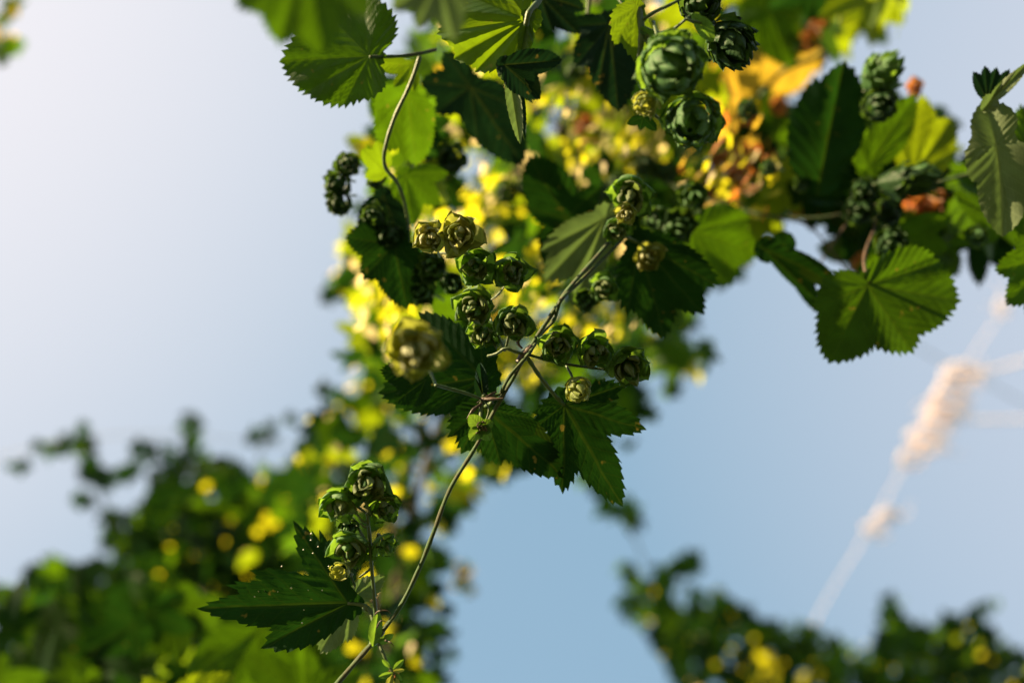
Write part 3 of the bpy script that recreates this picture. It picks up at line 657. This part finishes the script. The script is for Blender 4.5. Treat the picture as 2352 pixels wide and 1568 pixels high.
leaf_px(lef, 'leaf', (935, 215), .86, [(862, 260, .5), (880, 345, .44), (950, 370, .42), (990, 290, .44), (960, 200, .4)], 'green', teeth=.03, seed=64, tilt=(-.45, .35))
leaf_px(lef, 'leaf', (885, 395), .85, [(835, 350, .4), (840, 410, .4), (870, 330, .4)], 'limesoft', teeth=.03, seed=65, tilt=(-.45, .35))
leaf_px(lef, 'leaf', (930, 400), .90, [(950, 520, .34), (1010, 470, .36), (900, 480, .3), (1030, 400, .3)], 'green', teeth=.03, seed=66)
leaves(lef, gather([(870, 210), (1000, 200), (1010, 420), (900, 520), (840, 420), (850, 300)], 16, (.95, 1.15), (.022, .042), .5, [('dark', 3), ('green', 2), ('lime', 2)], rnd))
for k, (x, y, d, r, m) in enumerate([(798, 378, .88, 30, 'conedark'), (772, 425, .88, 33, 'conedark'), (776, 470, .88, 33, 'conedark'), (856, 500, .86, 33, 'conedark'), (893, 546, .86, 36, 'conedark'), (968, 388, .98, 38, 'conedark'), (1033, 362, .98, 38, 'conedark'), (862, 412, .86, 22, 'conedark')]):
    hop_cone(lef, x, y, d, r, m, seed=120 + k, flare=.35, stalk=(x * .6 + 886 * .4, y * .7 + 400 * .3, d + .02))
leaf_px(lef, 'leaf', (880, 450), .89, [(830, 540, .4), (905, 520, .36), (930, 580, .34)], 'blue', teeth=.03, seed=67)

# ================================================================== 5. branch on the right
rb = thing('hop_branch', P(2000, 450, .95), 'hop branch reaching the right edge, a broad serrated leaf hanging lowest from it', 'hop branch')
tube('stem', [P(2420, 360, .95), P(2280, 390, .95), P(2150, 420, .97), P(2020, 470, 1.0), P(1880, 500, 1.02), P(1740, 490, 1.05), P(1600, 450, 1.1), P(1450, 380, 1.2)], [.0020, .0016, .0014], M['stem'], rb)
tube('side_shoot', [P(1995, 650, .86), P(1985, 590, .90), P(2010, 520, .95), P(2020, 470, 1.0)], [.0014, .0014], M['stembrown'], rb)
tube('side_shoot', [P(1790, 500, 1.05), P(1860, 520, 1.05), P(1920, 590, 1.05), P(1960, 640, 1.05)], [.0012, .0010], M['stembrown'], rb)
tube('side_shoot', [P(1880, 610, 1.05), P(1905, 570, 1.05), P(1960, 490, 1.0)], [.001, .001], M['stembrown'], rb)
leaf_px(rb, 'leaf', (1993, 655), .86, [(2205, 690, .62), (2095, 808, .56), (1908, 832, .52), (1868, 710, .55), (2150, 605, .46)], 'mid', teeth=.035, wave=.09, fold=.12, seed=71, rings=13, label='broad serrated leaf hanging lowest on the branch')
leaf_px(rb, 'leaf', (1760, 575), .92, [(1930, 655, .20), (1880, 690, .14), (1810, 600, .3)], 'dark', teeth=.012, fold=.4, seed=72)
leaf_px(rb, 'leaf', (1800, 560), .94, [(1880, 720, .16), (1735, 580, .3)], 'dark', teeth=.01, seed=73)
leaf_px(rb, 'leaf', (1885, 408), .97, [(1932, 148, .34), (1868, 185, .34), (1828, 250, .36), (1815, 330, .5)], 'dark', main=1, teeth=.02, fold=.35, tilt=(.15, 0), seed=74, rings=11, label='large dark leaf folded along its middle')
leaf_px(rb, 'leaf', (1995, 380), 1.0, [(2100, 220, .30), (2050, 330, .3), (1960, 300, .3)], 'green', teeth=.02, seed=75)
leaf_px(rb, 'leaf', (2100, 400), 1.02, [(2190, 270, .40), (2188, 350, .36), (2120, 220, .34), (2060, 330, .4)], 'lime', teeth=.03, seed=76)
leaf_px(rb, 'leaf', (2060, 540), .95, [(2180, 570, .3), (2110, 640, .34), (2180, 500, .3), (1990, 620, .3)], 'green', teeth=.03, seed=77)
leaf_px(rb, 'leaf', (2300, 520), .95, [(2190, 440, .26), (2180, 560, .22), (2240, 565, .3), (2352, 570, .3)], 'green', teeth=.03, seed=78)
leaf_px(rb, 'leaf', (2420, 590), .84, [(2290, 620, .40), (2310, 700, .36), (2365, 740, .4), (2330, 550, .44)], 'green', teeth=.030, seed=79, label='serrated leaf cut by the frame edge')
leaf_px(rb, 'leaf', (2380, 420), .88, [(2290, 250, .34), (2350, 240, .34), (2270, 370, .34), (2300, 520, .36), (2350, 560, .36)], 'green', teeth=.03, seed=80, rings=11)
leaf_px(rb, 'leaf', (2288, 335), .80, [(2312, 542, .30), (2268, 228, .55), (2228, 325, 1.0), (2238, 415, .7), (2345, 425, .6), (2325, 320, .9)], 'pale', main=2, teeth=.012, wave=.14, fold=.30, cup=.1, core=.2, tilt=(.25, 0), seed=81, rings=13, label='pale folded leaf showing its grey underside')
leaf_px(rb, 'leaf', (2268, 232), .80, [(2236, 165, .30), (2262, 152, .26), (2290, 155, .26), (2318, 160, .2)], 'blue', teeth=.03, wave=.05, fold=.3, seed=82)
leaf_px(rb, 'leaf', (2268, 240), .795, [(2360, 145, .13), (2300, 190, .18)], 'pale', teeth=.02, fold=.7, seed=83)
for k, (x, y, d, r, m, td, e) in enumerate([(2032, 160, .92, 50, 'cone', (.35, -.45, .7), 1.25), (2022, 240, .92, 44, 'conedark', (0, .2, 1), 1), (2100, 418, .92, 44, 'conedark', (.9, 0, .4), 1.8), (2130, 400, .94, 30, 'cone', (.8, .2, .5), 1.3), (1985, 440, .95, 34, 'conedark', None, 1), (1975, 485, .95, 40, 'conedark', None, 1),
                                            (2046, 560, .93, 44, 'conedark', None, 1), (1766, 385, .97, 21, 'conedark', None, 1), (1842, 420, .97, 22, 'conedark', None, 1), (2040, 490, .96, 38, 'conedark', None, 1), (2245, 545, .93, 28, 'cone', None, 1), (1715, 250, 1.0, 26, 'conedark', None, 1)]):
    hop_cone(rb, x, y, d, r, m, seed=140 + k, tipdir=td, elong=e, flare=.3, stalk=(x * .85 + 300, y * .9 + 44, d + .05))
for k, (x, y, d, r) in enumerate([(2098, 202, 1.1, 24), (2085, 305, 1.15, 26), (2075, 335, 1.1, 42), (1905, 478, 1.15, 34), (1850, 490, 1.2, 26), (1990, 605, 1.1, 30), (2030, 600, 1.1, 24), (2110, 480, 1.1, 30), (2160, 470, 1.1, 24), (1660, 380, 1.25, 36), (1700, 350, 1.3, 30), (1640, 430, 1.3, 26), (1345, 290, 1.35, 26), (1350, 335, 1.4, 24), (1690, 410, 1.2, 26), (1790, 240, 1.3, 22), (1880, 40, 1.3, 30), (1850, 90, 1.3, 24)]):
    hop_cone(rb, x, y, d, r * (.75 + .5 * ((k * 37) % 10) / 10), 'conerust', seed=170 + k, rose=True, rows=3, elong=1.2, tw=1.0, label='dried orange-brown cone')

# ================================================================== 6. yellow hop plant at the upper right, behind
yb = thing('yellowing_hop', P(1790, 170, 1.35), 'yellowing hop plant at the upper right, its big golden leaf glowing out of focus', 'hop plant')
tube('stem', [P(1500, 420, 1.5), P(1680, 300, 1.42), P(1790, 170, 1.35), P(1900, 110, 1.35), P(1960, -60, 1.35)], [.004, .003], M['stem'], yb)
leaf_px(yb, 'leaf', (1870, 130), 1.6, [(1660, 200, .34), (1720, 130, .32), (1760, 230, .3), (1900, 40, .3)], 'gold', teeth=.02, seed=91, tilt=(-.45, .4), label='big golden leaf')
leaf_px(yb, 'leaf', (1700, 300), 1.6, [(1600, 330, .3), (1640, 260, .3), (1720, 370, .3)], 'gold', teeth=.02, seed=92, tilt=(-.45, .4))
reg = [(1690, -60), (2110, -60), (2065, 40), (2000, 100), (1960, 60), (1900, 90), (1790, 110), (1720, 60)]
its = gather(reg, 26, (1.15, 1.7), (.055, .085), .45, [('green', 3), ('lime', 3), ('dark', 1), ('gold', 1)], rnd)
its += gather([(1620, 200), (1790, 230), (1820, 420), (1740, 480), (1600, 380)], 16, (1.2, 1.8), (.04, .07), .6, [('lime', 2), ('gold', 1.5), ('green', 2), ('dark', 2)], rnd)
its += gather([(1880, 230), (2150, 260), (2180, 420), (2160, 600), (2000, 620), (1960, 560), (1980, 480), (1740, 470), (1760, 300)], 60, (1.1, 1.7), (.045, .075), .6, [('green', 3), ('dark', 4), ('lime', .8)], rnd)
its += gather([(2160, 420), (2400, 400), (2400, 560), (2290, 560), (2240, 560), (2180, 540)], 12, (1.05, 1.4), (.05, .08), .5, [('green', 3), ('dark', 2)], rnd)
its += gather([(1940, 380), (2060, 370), (2200, 380), (2400, 380), (2400, 540), (2240, 550), (2180, 590), (2000, 600), (1940, 520)], 46, (1.05, 1.3), (.035, .06), .55, [('dark', 5), ('green', 3)], rnd)
split(yb, its)

# ================================================================== 7. the sunlit hop column behind
SUNN = None
colm = thing('hop_column', P(1100, 700, 1.9), 'tall hop column behind the focused bine, a mass of sunlit yellow-green leaves climbing twine', 'hop plant')
for pts, r, m in [([P(760, 1900, 2.4), P(840, 1500, 2.2), P(930, 1100, 2.1), P(1050, 800, 2.0), P(1150, 500, 1.9), P(1240, 200, 1.8), P(1290, -100, 1.8)], .006, 'bark'),
                  ([P(860, 1900, 2.3), P(900, 1400, 2.2), P(1000, 1000, 2.0), P(1180, 600, 1.8), P(1300, 250, 1.7), P(1385, -100, 1.6)], .008, 'bark')]:
    tube('stem', pts, [r, r], M[m], colm)
tube('post', [P(1385, -120, 1.6), P(1392, 0, 1.6), P(1398, 60, 1.6), P(1400, 110, 1.62)], [.022, .018], M['bark'], colm)
upper = [(860, 240), (960, 150), (1010, 60), (1000, -60), (1700, -60), (1690, 120), (1740, 260), (1760, 480), (1690, 600), (1620, 640), (1500, 660), (1300, 680), (1180, 740), (1080, 830), (900, 850), (810, 760), (840, 690), (790, 600), (770, 585), (810, 540), (830, 440), (830, 350)]
lower = [(1500, 640), (1590, 700), (1600, 800), (1590, 850), (1490, 860), (1470, 960), (1400, 1010), (1290, 1040), (1180, 1080), (1080, 1090), (1030, 1160), (980, 1250), (1000, 1330), (950, 1420), (980, 1640), (620, 1640), (680, 1300), (660, 1110), (740, 960), (830, 900), (800, 780), (900, 800), (1100, 780)]
MIXS = [('lime', 4), ('yellow', 3), ('green', 3), ('dark', .7), ('gold', .5)]
EDGE = [(1060, 1150, 30, 16), (1075, 1120, 20, 14), (1020, 1200, 24, 30), (1010, 1290, 30, 20), (1045, 1300, 14, 14), (1000, 1370, 22, 30), (1030, 1400, 18, 10), (990, 1450, 30, 20), (1020, 1500, 22, 14), (1000, 1550, 24, 24), (1090, 1090, 30, 12)]
b1 = (-F * .75 + sund * -.65)
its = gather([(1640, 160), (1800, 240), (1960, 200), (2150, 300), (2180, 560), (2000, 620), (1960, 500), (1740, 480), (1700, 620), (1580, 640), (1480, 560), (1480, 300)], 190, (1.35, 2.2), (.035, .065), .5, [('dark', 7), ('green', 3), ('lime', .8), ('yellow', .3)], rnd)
its += gather([(1640, 180), (1760, 300), (1800, 470), (1640, 560), (1560, 380)], 150, (1.05, 1.4), (.010, .022), .5, [('gold', 2), ('rust', 3), ('yellow', 2), ('creamglint', 1)], rnd, -sund)  # tiny sun-facing leaves added as warm glints
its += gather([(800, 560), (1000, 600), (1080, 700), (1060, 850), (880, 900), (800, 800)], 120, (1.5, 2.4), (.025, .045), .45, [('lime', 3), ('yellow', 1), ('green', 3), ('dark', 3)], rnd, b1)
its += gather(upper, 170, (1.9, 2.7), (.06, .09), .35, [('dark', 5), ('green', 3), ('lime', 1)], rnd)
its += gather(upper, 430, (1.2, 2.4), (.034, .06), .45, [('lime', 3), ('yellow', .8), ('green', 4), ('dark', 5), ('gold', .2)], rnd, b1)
its += gather(upper, 260, (1.2, 2.2), (.010, .024), .6, [('yellow', 3), ('creamglint', 2), ('lime', 1), ('gold', 1)], rnd, b1)  # tiny bright leaves added as points of sunlight
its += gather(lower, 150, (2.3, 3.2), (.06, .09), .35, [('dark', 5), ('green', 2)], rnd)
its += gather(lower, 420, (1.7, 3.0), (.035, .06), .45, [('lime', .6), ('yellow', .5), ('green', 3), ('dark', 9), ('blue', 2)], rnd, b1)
its += gather(lower, 170, (1.6, 2.6), (.010, .026), .6, [('yellow', 3), ('creamglint', 1.2), ('lime', 1)], rnd, b1)  # added scraps of leaf standing in for small sunlit spots
its += gather([(1075, 470, 80, 60), (1180, 680, 70, 60), (1350, 740, 110, 45), (850, 680, 50, 60), (930, 745, 60, 70), (1140, 440, 60, 60), (1340, 380, 60, 60), (1410, 310, 60, 80), (1120, 210, 50, 60), (1200, 850, 60, 40), (1050, 560, 60, 60), (1240, 620, 40, 80), (1300, 220, 60, 60), (1480, 330, 60, 60), (1560, 600, 60, 40)], 560, (1.15, 1.5), (.008, .020), .4, [('yellow', 4), ('creamglint', 1.4), ('lime', 1)], rnd, -sund)  # more tiny leaves, put here as bright glints
its += gather([(735, 955, 30, 24), (700, 1040, 30, 30), (830, 860, 40, 40), (780, 640, 20, 40), (740, 1120, 40, 40), (760, 1190, 50, 40)], 40, (1.8, 2.4), (.010, .022), .4, [('yellow', 3), ('creamglint', 2)], rnd, -sund)  # sun-facing scraps added as glints along the left edge
its += gather([(870, 240), (1500, 240), (1560, 500), (1480, 680), (1180, 880), (900, 860), (830, 700), (840, 450)], 220, (1.6, 2.4), (.022, .042), .4, [('lime', 5), ('yellow', 1.2), ('green', 4)], rnd, b1)
its += gather(EDGE, 90, (2.0, 2.8), (.022, .042), .6, [('dark', 5), ('green', 2), ('yellow', .4)], rnd)
its += gather([(1600, 700), (1640, 790), (1590, 850), (1500, 840), (1500, 700)], 8, (1.6, 2.2), (.04, .06), .4, [('green', 1)], rnd)
its += gather([(0, 0, 1, 1), (740, 655, 36, 26), (760, 895, 36, 26), (790, 640, 20, 40), (1600, 800, 40, 30), (1535, 892, 16, 14), (1500, 955, 20, 45), (1440, 1000, 30, 30)][1:], 26, (2.2, 2.8), (.03, .045), .6, [('dark', 3), ('green', 1)], rnd)
for k, (x, y) in enumerate([(1490, 150), (1420, 420), (1320, 160), (1160, 440), (1290, 450), (1210, 430), (1530, 400), (1480, 380)]):
    hop_cone(colm, x, y, 1.15, 30, 'conedark', seed=200 + k, detail=False, rows=5)
split(colm, its)

# ================================================================== 8. hop bush at the lower left
bl = thing('hop_hedge', P(350, 1500, 3.4), 'dark leafy hop hedge filling the lower left, thin shoots rising above it against the sky', 'hop hedge')
mass = [(60, 1310), (130, 1290), (200, 1300), (260, 1290), (290, 1230), (330, 1150), (420, 1110), (520, 1110), (600, 1110), (680, 1070), (720, 1020), (760, 1100), (960, 1240), (940, 1400), (980, 1500), (950, 1700), (-60, 1700), (-60, 1500), (20, 1440), (100, 1400)]
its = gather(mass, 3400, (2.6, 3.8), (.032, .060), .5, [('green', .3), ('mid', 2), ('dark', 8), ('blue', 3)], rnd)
its += gather([(330, 1150), (720, 1020), (900, 1100), (1040, 1480), (900, 1500), (380, 1400), (300, 1250)], 150, (2.55, 3.2), (.005, .026), .5, [('yellow', 3), ('lime', 1), ('creamglint', .5)], rnd, b1)  # tiny leaves added as sunlit sparkles over the dark mass
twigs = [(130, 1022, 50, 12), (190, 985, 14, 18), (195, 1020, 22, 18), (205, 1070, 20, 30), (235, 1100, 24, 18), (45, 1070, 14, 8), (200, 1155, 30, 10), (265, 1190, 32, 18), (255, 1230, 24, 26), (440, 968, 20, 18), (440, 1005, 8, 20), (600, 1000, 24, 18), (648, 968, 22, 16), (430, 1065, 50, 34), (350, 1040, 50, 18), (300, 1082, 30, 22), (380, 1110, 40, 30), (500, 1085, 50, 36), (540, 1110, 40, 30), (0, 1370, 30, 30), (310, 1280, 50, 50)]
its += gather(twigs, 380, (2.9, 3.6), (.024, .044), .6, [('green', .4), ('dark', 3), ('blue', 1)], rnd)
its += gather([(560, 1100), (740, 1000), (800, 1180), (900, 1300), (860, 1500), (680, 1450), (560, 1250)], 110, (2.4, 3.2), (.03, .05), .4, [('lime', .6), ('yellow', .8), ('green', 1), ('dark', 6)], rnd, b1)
for pts in [[(190, 975), (200, 1030), (215, 1090), (250, 1180), (270, 1290), (330, 1500), (380, 1900)], [(440, 960), (440, 1010), (430, 1070), (470, 1200), (500, 1500), (520, 1900)], [(90, 1030), (150, 1015), (200, 1040)], [(620, 985), (590, 1100), (640, 1300), (660, 1900)]]:
    tube('stem', [P(x, y, 3.2) for x, y in pts], [.003, .006], M['stem'], bl, n=6)
foliage(bl, 'foliage', its, 'stuff')

# nearer leaves in the corner
nl = thing('low_hop_plant', P(300, 1560, 1.25), 'nearer hop plant at the bottom left corner, broad soft leaves with brighter patches', 'hop plant')
tube('stem', [P(300, 1800, 1.6), P(340, 1700, 1.6), P(420, 1600, 1.55), P(520, 1560, 1.5)], [.004, .0025], M['stemgreen'], nl)
near = [(10, 1430, .3), (200, 1360, .2)]
leaf_px(nl, 'leaf', (330, 1470), 1.5, [(200, 1440, .34), (190, 1500, .3), (300, 1400, .34), (320, 1560, .4), (430, 1490, .3)], 'green', teeth=.03, seed=301)
leaf_px(nl, 'leaf', (600, 1440), 1.15, [(560, 1600, .34), (430, 1560, .34), (690, 1540, .3), (740, 1560, .3)], 'green', teeth=.03, seed=302)
leaf_px(nl, 'leaf', (700, 1600), 1.1, [(700, 1480, .4), (560, 1500, .34), (830, 1540, .34), (640, 1620, .4)], 'green', teeth=.03, seed=303)
leaf_px(nl, 'leaf', (400, 1640), 1.0, [(330, 1555, .36), (460, 1545, .4), (540, 1550, .36), (600, 1590, .3)], 'lime', teeth=.03, seed=304)
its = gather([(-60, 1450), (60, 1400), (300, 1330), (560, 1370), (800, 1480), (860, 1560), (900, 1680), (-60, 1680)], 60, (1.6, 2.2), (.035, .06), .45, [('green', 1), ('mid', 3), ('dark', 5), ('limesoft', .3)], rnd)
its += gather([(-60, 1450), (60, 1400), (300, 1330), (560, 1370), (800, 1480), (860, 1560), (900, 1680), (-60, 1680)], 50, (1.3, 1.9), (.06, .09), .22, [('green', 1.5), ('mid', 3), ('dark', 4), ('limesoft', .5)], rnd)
split(nl, its)

# ================================================================== 9. hop bush at the lower right
br = thing('hop_hedge', P(1900, 1560, 4.0), 'hop hedge along the lower right edge, lumpy dark top with yellow glints', 'hop hedge')
massr = [(1470, 1400), (1500, 1350), (1560, 1400), (1640, 1380), (1700, 1415), (1860, 1435), (1900, 1480), (1980, 1480), (2020, 1450), (2100, 1440), (2160, 1420), (2260, 1430), (2300, 1480), (2360, 1510), (2420, 1540), (2420, 1700), (1580, 1700), (1555, 1560), (1500, 1470)]
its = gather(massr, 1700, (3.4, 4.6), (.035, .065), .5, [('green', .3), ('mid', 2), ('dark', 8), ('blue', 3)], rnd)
its += gather(massr, 95, (3.25, 3.7), (.007, .028), .5, [('yellow', 3), ('lime', 1), ('creamglint', .5)], rnd, b1)  # small bright leaves added to stand in for glints
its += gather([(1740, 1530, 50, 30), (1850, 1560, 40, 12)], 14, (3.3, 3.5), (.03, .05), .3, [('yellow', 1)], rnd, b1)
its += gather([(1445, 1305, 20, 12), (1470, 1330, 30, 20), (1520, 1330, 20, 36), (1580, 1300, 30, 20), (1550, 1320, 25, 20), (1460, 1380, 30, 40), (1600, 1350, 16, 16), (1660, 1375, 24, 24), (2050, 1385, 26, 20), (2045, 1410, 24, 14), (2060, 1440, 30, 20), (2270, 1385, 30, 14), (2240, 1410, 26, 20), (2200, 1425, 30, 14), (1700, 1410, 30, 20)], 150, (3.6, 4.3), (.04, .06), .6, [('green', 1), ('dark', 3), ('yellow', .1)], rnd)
for pts in [[(1450, 1310), (1500, 1400), (1600, 1700)], [(1590, 1300), (1560, 1400), (1620, 1700)], [(2050, 1380), (2060, 1450), (2100, 1700)], [(2270, 1380), (2220, 1440), (2200, 1700)]]:
    tube('stem', [P(x, y, 4.0) for x, y in pts], [.003, .006], M['stem'], br, n=6)
foliage(br, 'foliage', its, 'stuff')
# sprays hanging on wires between the two masses
sp1 = thing('hop_spray', P(1430, 1180, 3.2), 'small dark hop spray hanging alone below the pointed leaf', 'hop spray')
its = gather([(1395, 1150, 28, 16), (1400, 1180, 26, 24), (1450, 1200, 34, 12), (1440, 1170, 30, 18), (1380, 1120, 20, 20), (1345, 1090, 20, 14)], 34, (3.0, 3.4), (.035, .05), .6, [('dark', 2), ('green', 1)], rnd)
foliage(sp1, 'foliage', its)
tube('stem', [P(1330, 1060, 3.2), P(1390, 1140, 3.2), P(1440, 1200, 3.2), P(1490, 1310, 3.3)], [.003, .003], M['wire'], sp1, n=6)
sp2 = thing('hop_spray', P(1070, 1340, 3.0), 'pale sunlit hop spray sticking out right of the column foot', 'hop spray')
foliage(sp2, 'foliage', gather([(1065, 1335, 24, 30), (1045, 1310, 20, 16)], 10, (2.9, 3.3), (.03, .045), .6, [('green', 1), ('gold', 1)], rnd))
sp3 = thing('hop_spray', P(20, 60, 2.0), 'yellow-edged hop leaves in the top left corner, washed out', 'hop spray')
foliage(sp3, 'foliage', gather([(10, 60, 36, 30), (5, 90, 24, 40), (50, 10, 40, 16)], 12, (1.8, 2.4), (.025, .045), .5, [('green', 3), ('gold', 1)], rnd))

# ================================================================== 10. wires and twine
def wire(name, label, pts, d, r, m, sag=0):
    o = tube(name, [P(x, y, d) for x, y in pts], [r, r], M[m], None, n=7); return tag(o, label, 'wire' if 'wire' in name else 'twine')
wire('support_wire', 'pale sunlit twine line rising from the right hedge to the upper right', [(1840, 1500), (1890, 1390), (1980, 1240), (2060, 1100), (2150, 950), (2210, 850), (2310, 705), (2480, 470)], 5.0, .0017, 'twine')
wire('support_wire', 'upper pale line running off the right edge from the sunlit bundle', [(2190, 868), (2270, 850), (2352, 828), (2480, 795)], 5.0, .0050, 'twine')
wire('support_wire', 'lower level pale line running off the right edge from the sunlit bundle', [(2150, 966), (2250, 964), (2352, 962), (2480, 955)], 5.0, .005, 'twine')
wire('support_wire', 'thin grey wire crossing behind the sunlit bundle', [(2060, 760), (2130, 810), (2250, 870), (2352, 925), (2500, 1010)], 5.2, .0035, 'wire')
wire('support_wire', 'thin grey wire sagging above the left hedge', [(-80, 1065), (100, 1025), (250, 1000), (420, 998), (560, 1012), (700, 1024), (800, 1020)], 4.2, .0022, 'wire')
def bundle(label, items, loc):
    """loops of pale twine round the wire"""
    t = thing('twine_bundle', loc, label, 'twine bundle'); rs = random.Random(int(loc[0] * 1000) + 3)
    for (x, y, rx, ry, n) in items:
        for k in range(n):
            cx, cy = x + rs.uniform(-12, 12), y + rs.uniform(-8, 8); ph = rs.uniform(0, 6.28); tl = rs.uniform(-.3, .3); d0 = 5 + rs.uniform(-.03, .03)
            pts = [P(cx + rx * math.cos(a + ph) * rs.uniform(.8, 1.1), cy + ry * math.sin(a + ph) * rs.uniform(.8, 1.1), d0 + tl * .1 * math.sin(a)) for a in np.linspace(0, 6.4, 9)]
            tube('loop', pts, [.0032, .0032], M['twine'], t, n=6, step=3)
            a = rs.uniform(0, 6.28); tube('strand', [pts[0], pts[0] + (RT * math.cos(a) + UP * math.sin(a)) * .05, pts[0] + (RT * math.cos(a + .6) + UP * math.sin(a + .6)) * rs.uniform(.06, .12)], [.003, .001], M['twine'], t, n=5, step=3)
    return t
big = []
for k in range(9):
    f = k / 8; big.append((2205 - 110 * f + (18 if k % 2 else 0), 850 + 200 * f, 40 - 12 * f + (10 if k == 3 else 0), 18, 3))
big.append((2165, 1020, 18, 10, 1)); big.append((2205, 940, 20, 10, 1))
bundle('long bright bundle of sunlit pale twine at the junction of the wires', big, P(2160, 940, 5))
bundle('small pair of pale twine coils halfway down the slanting line', [(2035, 1180, 26, 9, 3), (2010, 1220, 22, 9, 3)], P(2020, 1200, 5))
bundle('single faint pale coil beside the leaf at the right edge', [(2305, 708, 13, 13, 2)], P(2305, 708, 5))
